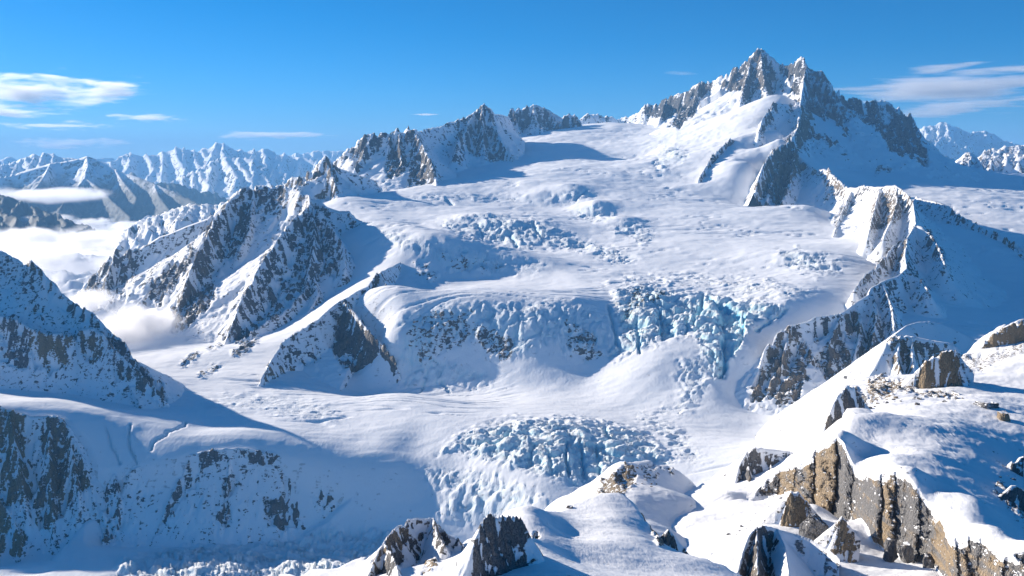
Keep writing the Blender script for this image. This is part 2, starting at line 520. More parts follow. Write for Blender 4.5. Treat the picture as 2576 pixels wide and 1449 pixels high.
# lit slopes below the right-hand ridge
base_px += [(1950, 640, 2960), (2000, 560, 3700), (2100, 600, 3420), (2180, 607, 3150), (2050, 520, 4050), (2080, 640, 2900), (2050, 690, 2640), (1930, 600, 3400), (2060, 730, 2440), (1960, 780, 2320)]
# head of the basin below the big peak
base_px += [(1850, 280, 6300), (1800, 320, 6000), (1700, 330, 6500), (1650, 380, 5850), (1720, 400, 5300), (1800, 400, 5150), (1850, 440, 4750), (1960, 236, 6250),
            (1895, 300, 5850), (1870, 350, 5450), (1940, 338, 5650), (1905, 420, 4900), (1780, 360, 5700), (1900, 253, 6350)]
# shaded plateau right of the big peak
base_px += [(2100, 330, 5950), (2200, 400, 5700), (2300, 420, 5800), (2200, 350, 6150), (2120, 430, 5100), (2200, 480, 4600), (2350, 400, 6400), (2400, 450, 5600),
            (2480, 470, 5300), (2300, 460, 4900), (2520, 440, 6300), (2440, 505, 4300), (2500, 498, 4380), (2576, 520, 4200), (2540, 560, 3900), (2470, 545, 4000),
            (2640, 470, 5200), (2700, 560, 3900)]
base_px += [(2450, 760, 2650), (2400, 700, 2900), (2420, 640, 3150), (2360, 560, 3500), (2550, 720, 2850), (2576, 790, 2500), (2350, 770, 2460), (2480, 870, 2100), (2700, 760, 2600), (2250, 870, 2100), (2150, 965, 1930), (2250, 965, 1640), (2350, 960, 1600), (2480, 960, 1550)]
base_w = [P(*q) for q in base_px]
# ground out of sight: behind the plateau, down in the left valley
base_w += [(-200, 9200, 180), (900, 9300, 220), (-1200, 8600, -120), (-1700, 7600, -320), (-1900, 6000, -520), (-2000, 4800, -700), (-2200, 4000, -900), (-2300, 3400, -1000), (-2200, 2700, -900),
           (-3600, 6000, -1250), (-3200, 3400, -1300), (-2200, 1800, -950), (-2600, 1300, -950), (-1300, 1000, -800), (-4200, 9500, -1500), (2600, 8800, 0), (4200, 8800, -150), (4300, 6000, -250),
           (2500, 3000, -450), (2300, 2000, -470), (1600, 1400, -560), (500, 1000, -760), (-400, 1000, -780)]
BASE = MQ(base_w, 60.0, 0.008)

Q = 0.5 if globals().get('PREVIEW') else 1.0
# smooth coarse copy of the base for fast lookups
gb = Grid(-0.95, 0.95, np.exp(np.linspace(math.log(900), math.log(9800), 420)), 460)
gb.Z = BASE(gb.X, gb.Y).astype(f32)
_far = sstep(8300, 9800, gb.Y) ; gb.Z = (gb.Z * (1 - _far) + (-1650) * _far).astype(f32)
def base_z(x, y):
    return gb.sample(np.asarray(x, float), np.asarray(y, float), -1650.0)

# ------------------------------------------------------------------ mountains
MOUNTS = []
def mountain(name, label, cat, ridges, px0, px1, Y0, Y1, rocks=(), base_rock=0.18, mat='mid', rough=9.0, warp=0.0, row=1.35, col=1.15, group=None,
             tint=0.0, sink=12.0, floor=None, snow_name='snow_slope', seed=0, ny_max=620, snow_rib=.3):
    MOUNTS.append(dict(name=name, label=label, cat=cat, ridges=ridges, px0=px0, px1=px1, Y0=Y0, Y1=Y1, rocks=rocks, base_rock=base_rock, mat=mat, rough=rough,
                       warp=warp, row=row, col=col, group=group, tint=tint, sink=sink, floor=floor, snow_name=snow_name, seed=seed, ny_max=ny_max, snow_rib=snow_rib))

TRI_LOG = []
PXR = FPX * 1024 / 2576.0                                   # focal length in picture pixels

def build_mountain(m):
    u0, u1 = (m['px0'] - CX) / FPX, (m['px1'] - CX) / FPX
    Y0, Y1 = m['Y0'], m['Y1']
    nu = int((u1 - u0) * PXR / m['col'] * Q) + 4
    dl = m['row'] / PXR / Q
    ny = int(min(m['ny_max'] * Q, math.log(Y1 / Y0) / dl)) + 4
    g = Grid(u0, u1, np.exp(np.linspace(math.log(Y0), math.log(Y1), ny)), nu)
    X, Y = g.X, g.Y
    gx = g
    Ym = math.sqrt(Y0 * Y1)
    if m['warp'] > 0:
        w = m['warp']
        lam = w * 7
        gx = Grid(u0, u1, g.Yr, nu)
        gx.X = X + w * fbm(X / lam, Y / lam, 3, 40 + m['seed']); gx.Y = Y + w * fbm(X / lam + 9, Y / lam + 4, 3, 50 + m['seed'])
    H = np.full(X.shape, -9e3, f32); gul = np.full(X.shape, .7, f32); rdl = np.zeros(X.shape, f32)
    for rg in m['ridges']:
        h, rb, dl = ridge_height(gx, rg)
        w_ = h > H
        gul = np.where(w_, rb, gul); rdl = np.where(w_, dl, rdl)
        H = np.maximum(H, h)
    # soften the steps where one ridge's ribs meet another's
    rdl = (rdl + np.roll(rdl, 1, 1) + np.roll(rdl, -1, 1) + np.roll(rdl, 1, 0) + np.roll(rdl, -1, 0)) / 5
    g.Z = H
    zb = base_z(X, Y) if m['floor'] is None else np.full(X.shape, m['floor'], f32)
    px, py = project(X, Y, H)
    rock = np.full(X.shape, m['base_rock'], f32); ids = np.zeros(X.shape, np.int32); tint = np.full(X.shape, m['tint'], f32)
    wob = fbm(px / 26.0, py / 40.0, 3, 77 + m['seed']) * 11
    for k, r in enumerate(m['rocks']):
        poly, dens, tn = r[0], r[1], r[2]
        d = poly_sd(px, py, poly) + wob
        w = sstep(-7, 9, d)
        v = m['base_rock'] + (dens - m['base_rock']) * w
        better = v > rock
        rock = np.where(better, v, rock); tint = np.where(w > .3, tn, tint)
        ids = np.where(better & (w > .5), k + 1, ids)
    rock0 = rock
    rock = rock - 0.9 * (0.66 - gul) * (rock > .3)
    # crags stand proud, snow lies smooth
    rr = m['rough'] * Ym / 3000.0
    am = sstep(0.3, 0.6, rock0)
    lam = 36.0 * Ym / 3000.0
    tooth = ridged(X / lam, Y / lam, 5, 60 + m['seed'], 0.55) - 0.62
    f1, f2, cv = worley(X / (lam * .55) + .3 * tooth, Y / (lam * .55), 5 + m['seed'])
    rock = rock + .85 * tooth * sstep(.3, .55, rock0)
    g.Z = g.Z + rdl * (m['snow_rib'] + (1 - m['snow_rib']) * sstep(.28, .6, rock0))
    g.Z = g.Z + (rr * (0.03 + 2.8 * am) * tooth + am * rr * 1.3 * (cv - .5) * sstep(0, .25, f2 - f1) + rr * .22 * am * fbm(X / (lam * 1.6), Y / (lam * 1.6), 3, 90)).astype(f32)
    mask = np.stack([rock, np.zeros_like(rock), tint], -1)
    keep = fmax(g.Z - zb) > -m['sink']
    fi = np.where(fmean((ids > 0).astype(f32)) > .5, np.maximum(ids[:-1, :-1], ids[1:, 1:]), 0) * keep
    fi, src = islands(fi)
    m['grid'] = g; m['zb'] = zb
    # place of the thing: foot of its highest point
    i = np.unravel_index(np.argmax(g.Z), g.Z.shape)
    if m['label']:
        par = thing(m['name'], (float(X[i]), float(Y[i]), float(zb[i])), m['label'], m['cat'], m['group'])
    else:
        par = None
    names = {0: m['snow_name']}
    for k, s_ in enumerate(src):
        r = m['rocks'][s_ - 1]
        names[k + 1] = r[3] if len(r) > 3 else 'rock_face'
    t0_ = TRIS[0]
    emit_grid(g, mask, fi, keep, names, MAT[m['mat']], par)
    TRI_LOG.append((m['name'], TRIS[0] - t0_, g.X.shape))

# --- left massif
S_ = dict
mountain('alpine_massif', 'broad dark peak with a snow gully and rocky pyramid, rising above the cloud sea', 'mountain', [
    ridge([(185, 742, 3700), (207, 717, 3695), (230, 690, 3690), (253, 670, 3680), (273, 647, 3670), (293, 626, 3660), (310, 637, 3660), (325, 623, 3660), (347, 627, 3655), (367, 613, 3650), (383, 605, 3650), (420, 587, 3650), (467, 570, 3650), (517, 552, 3650),
           (547, 527, 3640), (573, 504, 3630), (587, 489, 3620), (600, 478, 3610), (617, 464, 3600), (630, 471, 3595), (647, 464, 3590), (662, 463, 3580), (693, 463, 3560), (710, 464, 3550), (733, 474, 3500), (755, 481, 3450), (777, 489, 3420), (784, 497, 3400), (809, 507, 3385),
           (834, 522, 3380), (854, 532, 3380), (879, 534, 3380), (899, 549, 3370), (929, 558, 3340)], 1.1, 1.15, .42, 260, 0.26, 56, jag=2.2, seed=1, rr=9),
    ridge([(777, 489, 3410), (780, 512, 3250), (752, 534, 3190), (724, 559, 3140), (709, 584, 3080), (694, 609, 3040), (679, 629, 3000), (659, 654, 2950), (647, 679, 2900), (634, 709, 2840), (614, 737, 2780), (602, 762, 2730), (590, 800, 2680), (572, 840, 2600)], 1.25, 1.25, .45, 170, 0.26, 44, jag=1.2, seed=2, rr=9),
    ridge([(780, 512, 3250), (789, 554, 3170), (791, 604, 3080), (780, 660, 2990), (771, 724, 2880)], 1.3, 1.3, .5, 150, 0.29, 36, jag=1, seed=3, rr=9),
    ridge([(771, 724, 2880), (735, 762, 2800), (690, 792, 2720), (640, 828, 2640), (588, 862, 2550)], 1.2, 1.2, .5, 100, .26, 40, jag=1, seed=9, rr=8),
    ridge([(790, 690, 2940), (800, 740, 2830), (770, 790, 2730), (735, 830, 2650)], 1.1, 1.1, .5, 90, .26, 40, jag=1, seed=10, rr=8),
    ridge([(780, 512, 3250), (819, 543, 3200), (844, 580, 3130), (864, 615, 3060), (869, 674, 2960)], 1.3, 1.2, .45, 130, 0.26, 36, jag=1, seed=4, rr=9),
    ridge([(617, 464, 3600), (579, 499, 3530), (560, 525, 3480), (539, 544, 3420), (522, 592, 3320), (504, 619, 3260), (487, 652, 3180), (472, 699, 3080), (457, 749, 2980), (444, 779, 2920), (430, 830, 2820)], 1.2, 1.2, .45, 190, 0.26, 48, jag=1.4, seed=5, rr=10),
    ridge([(640, 478, 3580), (632, 520, 3500), (628, 572, 3400), (605, 620, 3300)], 1.2, 1.1, .45, 150, 0.26, 40, seed=6, rr=8),
    ridge([(517, 552, 3650), (490, 610, 3520), (467, 645, 3440), (420, 685, 3340), (380, 730, 3230), (347, 795, 3110)], 1.2, 1.2, .45, 180, 0.26, 48, jag=1, seed=7, rr=8),
    ridge([(293, 626, 3660), (270, 690, 3560), (262, 740, 3480), (300, 790, 3350)], 1.3, 1.2, .5, 180, 0.26, 48, jag=1, seed=8, rr=8),
], 130, 1010, 2350, 4500, rocks=[
    ([(617, 462), (565, 515), (535, 545), (500, 618), (468, 690), (440, 770), (425, 835), (470, 820), (500, 790), (540, 750), (545, 730), (520, 700), (560, 665), (605, 620), (632, 572), (636, 545), (625, 500)], 0.72, .3),
    ([(620, 462), (735, 472), (730, 500), (690, 520), (660, 545), (636, 540), (625, 500)], 0.56, .0),
    ([(780, 512), (724, 559), (690, 615), (655, 660), (632, 712), (600, 765), (612, 790), (660, 770), (690, 740), (745, 700), (775, 735), (810, 700), (850, 690), (872, 672), (866, 640), (850, 590), (820, 545)], 0.59, .0),
    ([(632, 712), (600, 765), (566, 850), (585, 872), (640, 840), (700, 800), (750, 770), (790, 730), (770, 700), (700, 725)], 0.51, .1),
    ([(185, 745), (230, 690), (293, 624), (345, 630), (360, 660), (330, 700), (310, 760), (290, 790), (230, 770)], 0.61, -.2),
    ([(490, 600), (467, 640), (405, 680), (370, 730), (345, 790), (380, 790), (420, 745), (450, 705), (480, 660)], 0.66, .0),
    ([(360, 640), (480, 600), (460, 640), (400, 680), (340, 780), (300, 790), (330, 720)], 0.36, .0, 'speckled_slope'),
    ([(870, 530), (885, 540), (912, 590), (895, 590), (878, 565)], 0.51, .0),
    ([(690, 475), (777, 495), (770, 540), (700, 545), (660, 545)], 0.4, .0, 'speckled_slope'),
], base_rock=.2, seed=1, ny_max=700)

mountain('rock_pyramid', 'small pointed rock pyramid with a sunlit snow flank below the broad dark peak', 'peak', [
    ridge([(1022, 652, 2990), (985, 668, 2800), (953, 683, 2640), (941, 694, 2620), (926, 716, 2590), (904, 726, 2570), (876, 746, 2545), (854, 754, 2520), (800, 800, 2440), (750, 830, 2390), (710, 860, 2340), (685, 900, 2270), (655, 955, 2190)], 1.5, 1.1, .85, 90, 0.22, 30, jag=1.2, seed=11, rr=6, lowr=.42),
    ridge([(953, 683, 2640), (968, 710, 2600), (988, 740, 2560), (985, 775, 2520)], 1.3, 1.3, .5, 80, 0.22, 27, seed=12, rr=6),
    ridge([(866, 757, 2510), (895, 787, 2450), (932, 837, 2375), (969, 872, 2335), (990, 900, 2305), (1004, 940, 2270)], .8, 1.9, .9, 95, 0.22, 27, jag=.8, seed=13, rr=7),
    ridge([(1022, 652, 2990), (1055, 680, 2900), (1085, 705, 2820)], 1.0, 1.0, .4, 80, 0.22, 27, seed=14, rr=5),
], 560, 1160, 2060, 3150, rocks=[
    ([(953, 683), (935, 715), (905, 745), (920, 775), (965, 782), (985, 770), (990, 735)], 0.66, .2),
    ([(868, 760), (850, 800), (835, 870), (860, 915), (900, 940), (960, 962), (995, 945), (1006, 905), (998, 880), (965, 870), (930, 835), (893, 785)], .95, .25),
    ([(690, 895), (655, 958), (690, 958), (725, 940), (740, 925), (700, 920)], 0.64, .8),
    ([(720, 885), (800, 880), (818, 890), (800, 912), (720, 915)], 0.54, .1),
    ([(705, 860), (760, 820), (800, 800), (790, 815), (740, 850), (690, 890)], 0.5, .2),
    ([(1005, 655), (1040, 668), (1090, 700), (1060, 712), (1010, 690)], 0.5, .0),
], base_rock=.16, seed=2, row=1.2)

# --- peaks behind
mountain('rock_peak', 'small brown rock peak standing at the left edge of the upper glacier', 'peak', [
    ridge([(700, 480, 4800), (713, 463, 4720), (733, 443, 4680), (747, 446, 4660), (773, 431, 4640), (800, 411, 4610), (815, 391, 4600), (827, 397, 4600), (840, 411, 4620), (862, 424, 4680), (905, 440, 4760), (945, 452, 4820)], 0.9, 1.2, .4, 170, 0.32, 56, jag=1.6, seed=21, rr=9),
    ridge([(820, 394, 4600), (832, 425, 4520), (842, 455, 4450), (848, 488, 4380)], 1.3, 1.2, .45, 120, 0.32, 48, jag=1, seed=22, rr=8),
    ridge([(800, 411, 4610), (785, 440, 4540), (752, 462, 4480)], 1.2, 1.2, .5, 120, 0.32, 48, seed=23, rr=8),
], 660, 980, 4150, 5200, rocks=[
    ([(713, 462), (747, 444), (800, 409), (816, 389), (842, 410), (848, 450), (845, 490), (815, 500), (800, 490), (825, 450), (815, 430), (780, 465), (745, 475)], 0.7, .55),
], base_rock=.14, seed=3, mat='back')

mountain('twin_aiguille', 'twin jagged grey rock aiguilles with a lit snow apron between them', 'peak', [
    ridge([(840, 405, 5500), (859, 391, 5480), (872, 372, 5470), (885, 371, 5460), (902, 351, 5450), (912, 344, 5440), (932, 327, 5430), (942, 331, 5430), (955, 334, 5430), (969, 332, 5420), (979, 336, 5420), (984, 331, 5420), (999, 322, 5410), (1009, 326, 5400), (1022, 314, 5400), (1035, 321, 5420), (1045, 325, 5480), (1055, 331, 5700)], 1.1, 1.35, .42, 190, 0.32, 60, jag=1.6, seed=31, rr=11),
    ridge([(1022, 314, 5400), (1045, 330, 5350), (1055, 348, 5280), (1069, 374, 5180), (1082, 401, 5060), (1092, 430, 4950), (1099, 462, 4800)], 1.35, 1.2, .42, 150, 0.32, 48, jag=1.2, seed=32, rr=10),
    ridge([(1005, 324, 5400), (1006, 360, 5300), (1010, 400, 5200), (1020, 440, 5080)], 1.4, 1.4, .45, 130, 0.32, 48, seed=33, rr=10),
    ridge([(982, 333, 5410), (976, 370, 5320), (973, 410, 5230), (968, 448, 5140)], 1.4, 1.3, .45, 130, 0.32, 48, seed=34, rr=10),
    ridge([(935, 328, 5430), (918, 370, 5330), (903, 400, 5260), (893, 420, 5200)], 1.3, 1.3, .45, 130, 0.32, 48, seed=35, rr=10),
], 820, 1150, 4650, 6100, rocks=[
    ([(858, 392), (902, 350), (932, 326), (978, 334), (972, 360), (950, 380), (930, 395), (900, 420), (890, 420), (895, 395), (860, 402)], 0.69, .0),
    ([(980, 332), (1022, 312), (1045, 324), (1060, 355), (1082, 400), (1097, 440), (1099, 462), (1060, 470), (1020, 470), (1030, 430), (970, 450), (968, 420), (975, 370)], 0.67, .35),
    ([(1055, 335), (1100, 360), (1110, 390), (1085, 385), (1062, 350)], 0.42, .0, 'speckled_slope'),
], base_rock=.16, seed=4, mat='back')

mountain('pointed_peak', 'pointed dark rock peak towering above the shaded upper glacier', 'peak', [
    ridge([(1040, 330, 5700), (1055, 329, 5820), (1072, 322, 5950), (1099, 317, 6080), (1122, 307, 6160), (1142, 304, 6220), (1152, 297, 6260), (1160, 294, 6290), (1172, 291, 6320), (1182, 286, 6350), (1195, 277, 6390), (1209, 263, 6400), (1217, 257, 6400), (1225, 266, 6410), (1235, 271, 6430), (1245, 286, 6480), (1259, 288, 6600), (1280, 291, 6800)], 1.0, 1.25, .42, 230, 0.32, 68, jag=1.6, seed=41, rr=12),
    ridge([(1217, 257, 6400), (1235, 290, 6330), (1245, 314, 6260), (1255, 337, 6180), (1269, 361, 6080), (1282, 384, 5980), (1292, 408, 5860)], 1.4, 1.25, .45, 170, 0.32, 60, jag=1.2, seed=42, rr=12),
    ridge([(1195, 277, 6390), (1185, 295, 6300), (1172, 316, 6190), (1152, 347, 6020), (1146, 380, 5850)], 1.2, 1.35, .45, 170, 0.32, 60, jag=1, seed=43, rr=12),
    ridge([(1215, 262, 6390), (1212, 300, 6260), (1215, 345, 6110), (1222, 385, 5960)], 1.4, 1.4, .45, 150, 0.32, 60, seed=44, rr=12),
], 1030, 1320, 5500, 7200, rocks=[
    ([(1195, 276), (1217, 256), (1245, 286), (1248, 316), (1270, 361), (1293, 408), (1280, 415), (1235, 392), (1190, 390), (1145, 378), (1150, 345), (1172, 315)], 0.69, .0),
    ([(1055, 330), (1100, 316), (1160, 293), (1195, 276), (1185, 296), (1150, 315), (1100, 330)], 0.52, .1),
    ([(1110, 345), (1148, 375), (1165, 405), (1140, 402)], 0.5, .0),
], base_rock=.14, seed=5, mat='back')

mountain('rock_rampart', 'flat topped dark rock rampart with a snow tip, between two snow saddles', 'peak', [
    ridge([(1258, 296, 7300), (1272, 288, 7500), (1285, 274, 7560), (1292, 269, 7580), (1305, 271, 7600), (1322, 267, 7600), (1332, 262, 7600), (1342, 258, 7600), (1352, 264, 7600), (1372, 272, 7600), (1385, 277, 7600), (1399, 287, 7600), (1419, 288, 7600), (1439, 282, 7600), (1449, 287, 7600), (1459, 301, 7580), (1466, 322, 7500)], 1.0, 1.7, .42, 200, 0.32, 80, jag=1.4, seed=51, rr=14),
    ridge([(1290, 271, 7580), (1298, 300, 7450), (1305, 325, 7340)], 1.5, 1.5, .5, 140, 0.32, 72, seed=52, rr=13),
    ridge([(1342, 258, 7600), (1347, 290, 7470), (1365, 322, 7330)], 1.5, 1.5, .5, 140, 0.32, 72, seed=53, rr=13),
    ridge([(1385, 278, 7600), (1400, 305, 7480), (1412, 330, 7370)], 1.5, 1.5, .5, 140, 0.32, 72, seed=54, rr=13),
    ridge([(1445, 284, 7600), (1450, 308, 7500), (1455, 330, 7400)], 1.5, 1.5, .5, 140, 0.32, 72, seed=55, rr=13),
], 1240, 1490, 6900, 8300, rocks=[
    ([(1272, 286), (1292, 268), (1342, 257), (1400, 286), (1440, 281), (1460, 300), (1467, 325), (1440, 334), (1400, 336), (1370, 330), (1340, 312), (1310, 328), (1295, 310), (1280, 300)], 0.69, .0),
], base_rock=.14, seed=6, mat='back')

mountain('distant_crag', 'low chain of small dark crags on the skyline where the glacier meets the sky', 'crag', [
    ridge([(1452, 306, 9300), (1457, 298, 9300), (1469, 287, 9300), (1482, 278, 9300), (1487, 276, 9300), (1502, 281, 9300), (1512, 284, 9300), (1525, 291, 9300), (1539, 291, 9300), (1552, 296, 9300), (1562, 297, 9300), (1575, 294, 9250), (1592, 291, 9200), (1612, 284, 9100)], 1.0, 1.2, .45, 160, 0.32, 88, jag=2.0, seed=61, rr=14),
], 1430, 1640, 8500, 9700, rocks=[
    ([(1450, 306), (1470, 286), (1487, 275), (1540, 290), (1590, 290), (1612, 283), (1612, 294), (1560, 300), (1520, 297), (1490, 292), (1470, 304)], 0.61, .0),
], base_rock=.16, mat='back', seed=7, sink=60)

# --- big peak
mountain('summit_massif', 'highest double summit of jagged grey rock dominating the skyline with a shaded flank', 'mountain', [
    ridge([(1585, 292, 7900), (1605, 281, 7850), (1622, 261, 7800), (1632, 259, 7780), (1642, 264, 7760), (1659, 257, 7700), (1675, 247, 7650), (1689, 237, 7600), (1695, 241, 7580), (1717, 231, 7500), (1731, 224, 7450), (1751, 210, 7380), (1767, 202, 7320), (1777, 207, 7300), (1791, 204, 7260), (1814, 190, 7200), (1834, 182, 7150), (1851, 170, 7100), (1864, 162, 7080), (1877, 152, 7050), (1894, 134, 7010), (1907, 122, 7000),
           (1916, 119, 7000), (1924, 127, 6980), (1937, 140, 6950), (1947, 147, 6920), (1954, 154, 6900), (1964, 164, 6860), (1981, 160, 6800), (1994, 157, 6740), (2007, 145, 6680), (2016, 138, 6640), (2024, 144, 6600), (2032, 157, 6560), (2044, 170, 6520), (2057, 174, 6500), (2071, 174, 6480), (2077, 182, 6470), (2084, 197, 6460), (2094, 217, 6450), (2111, 224, 6480), (2117, 230, 6490), (2131, 244, 6510), (2147, 240, 6530),
           (2161, 249, 6550), (2177, 252, 6580), (2194, 254, 6600), (2207, 245, 6620), (2217, 250, 6630), (2234, 254, 6650), (2251, 265, 6670), (2261, 267, 6680), (2277, 289, 6700), (2291, 284, 6710), (2297, 294, 6720), (2311, 320, 6740), (2317, 344, 6750), (2322, 354, 6760), (2337, 352, 6780), (2351, 364, 6800), (2371, 387, 6830), (2400, 400, 6850)], 0.95, 1.35, .6, 330, 0.32, 76, jag=1.5, seed=71, rr=15),
    ridge([(2030, 160, 6560), (2024, 187, 6380), (2021, 210, 6230), (2017, 234, 6080), (2014, 257, 5880), (2011, 285, 5700), (2007, 315, 5480), (1995, 340, 5250), (1981, 350, 5120), (1950, 370, 4920), (1925, 400, 4700), (1910, 440, 4470), (1895, 490, 4230), (1881, 542, 4020)], 1.5, 1.6, .45, 230, 0.32, 60, jag=1.2, seed=72, rr=13),
    ridge([(2014, 257, 5880), (1985, 292, 5760), (1955, 326, 5620), (1932, 352, 5450)], 1.5, 1.6, .6, 110, .3, 60, jag=1, seed=85, rr=13),
    ridge([(2005, 322, 5440), (1966, 350, 5290), (1936, 386, 5060), (1914, 424, 4820)], 1.5, 1.6, .6, 110, .3, 60, jag=1, seed=86, rr=13),
    ridge([(1994, 346, 5220), (1972, 380, 5020), (1952, 422, 4760), (1937, 466, 4500), (1926, 508, 4270)], 1.5, 1.6, .6, 110, .3, 60, jag=1, seed=87, rr=13),
    ridge([(1990, 343, 5220), (2000, 370, 5110), (2012, 392, 5020), (2040, 417, 4900)], 1.2, 1.2, .45, 150, 0.29, 52, seed=73, rr=10),
    ridge([(2000, 366, 5110), (1998, 405, 4860), (1988, 445, 4620), (1975, 482, 4400), (1957, 515, 4220)], 1.4, 1.4, .5, 130, 0.32, 48, seed=74, rr=11),
    ridge([(1916, 119, 7000), (1917, 150, 6880), (1920, 185, 6730), (1925, 210, 6620), (1930, 228, 6520)], 1.2, 1.3, .5, 200, 0.32, 60, seed=75, rr=13),
    ridge([(1890, 140, 7020), (1882, 180, 6870), (1872, 215, 6700), (1864, 250, 6520)], 1.3, 1.2, .45, 170, 0.32, 60, seed=76, rr=13),
    ridge([(1820, 188, 7180), (1835, 212, 7050), (1842, 238, 6900)], 1.3, 1.3, .5, 160, 0.32, 60, seed=77, rr=12),
    ridge([(1760, 206, 7340), (1752, 240, 7150), (1735, 275, 6950), (1708, 312, 6700)], 1.3, 1.3, .5, 160, 0.32, 60, seed=78, rr=12),
    ridge([(1675, 247, 7650), (1668, 275, 7450), (1660, 298, 7280)], 1.3, 1.3, .5, 160, 0.32, 60, seed=79, rr=12),
    ridge([(2014, 255, 5950), (1980, 258, 5860), (1947, 254, 5780), (1930, 276, 5680), (1917, 300, 5580), (1911, 328, 5450)], 1.3, 1.3, .5, 120, 0.29, 48, jag=1, seed=80, rr=10),
    ridge([(2071, 174, 6480), (2085, 220, 6350), (2105, 262, 6220), (2130, 310, 6060), (2140, 356, 5900)], 1.3, 1.3, .45, 170, 0.32, 60, jag=.8, seed=81, rr=13),
    ridge([(2048, 185, 6480), (2055, 240, 6280), (2075, 300, 6050), (2097, 366, 5780)], 1.3, 1.3, .45, 170, 0.32, 60, jag=.8, seed=82, rr=13),
    ridge([(2200, 250, 6600), (2208, 290, 6480), (2225, 335, 6330), (2246, 376, 6180)], 1.3, 1.3, .45, 170, 0.32, 60, jag=.8, seed=83, rr=13),
    ridge([(2255, 266, 6670), (2275, 310, 6540), (2300, 360, 6380), (2334, 410, 6200)], 1.3, 1.3, .45, 170, 0.32, 60, jag=.8, seed=84, rr=13),
], 1490, 2560, 4300, 8400, rocks=[
    ([(1605, 280), (1640, 258), (1690, 237), (1751, 209), (1800, 196), (1790, 225), (1760, 250), (1745, 290), (1710, 318), (1690, 315), (1700, 285), (1660, 300), (1640, 288)], 0.89, .0),
    ([(1800, 198), (1860, 164), (1895, 134), (1910, 121), (1930, 140), (1955, 190), (1955, 215), (1930, 232), (1900, 228), (1870, 258), (1855, 255), (1865, 225), (1840, 222), (1815, 212)], 0.82, .3),
    ([(1960, 165), (2016, 137), (2072, 173), (2095, 217), (2080, 240), (2024, 190), (1990, 195), (1965, 180)], 0.78, -.1),
    ([(2020, 195), (2095, 217), (2150, 240), (2208, 244), (2262, 266), (2292, 283), (2318, 345), (2335, 412), (2300, 400), (2245, 376), (2220, 350), (2200, 320), (2170, 300), (2140, 290), (2130, 320), (2140, 356), (2110, 350), (2100, 366), (2060, 345), (2020, 340)], 0.81, -.3),
    ([(1957, 215), (2020, 190), (2015, 240), (2006, 236), (1985, 230), (1965, 222)], 0.75, .2),
    ([(1985, 262), (2014, 250), (2008, 315), (1995, 345), (1950, 372), (1925, 402), (1910, 445), (1893, 495), (1880, 540), (1905, 525), (1935, 490), (1960, 512), (1985, 480), (2005, 430), (2025, 420), (2004, 380), (2030, 345), (2050, 300), (2020, 255)], 0.91, .75),
    ([(1947, 252), (1962, 262), (1945, 300), (1920, 330), (1910, 325), (1920, 290)], 0.87, .1),
    ([(2040, 340), (2110, 350), (2140, 400), (2080, 380), (2020, 380)], 0.42, -.2, 'speckled_slope'),
], base_rock=.14, mat='back', seed=8, ny_max=760, row=1.3)

mountain('rock_rib', 'dark rock rib sticking out of the snow left of the brown buttress', 'rock', [
    ridge([(1850, 350, 5450), (1840, 347, 5400), (1817, 364, 5280), (1794, 387, 5120), (1774, 420, 4930), (1757, 450, 4760)], 1.1, 1.3, .45, 70, 0.24, 40, jag=1.5, seed=91, rr=9),
], 1730, 1880, 4650, 5700, rocks=[
    ([(1833, 345), (1850, 356), (1842, 385), (1815, 420), (1785, 445), (1755, 452), (1775, 418), (1795, 385)], 0.69, -.1),
], base_rock=.16, mat='back', seed=9, sink=8)

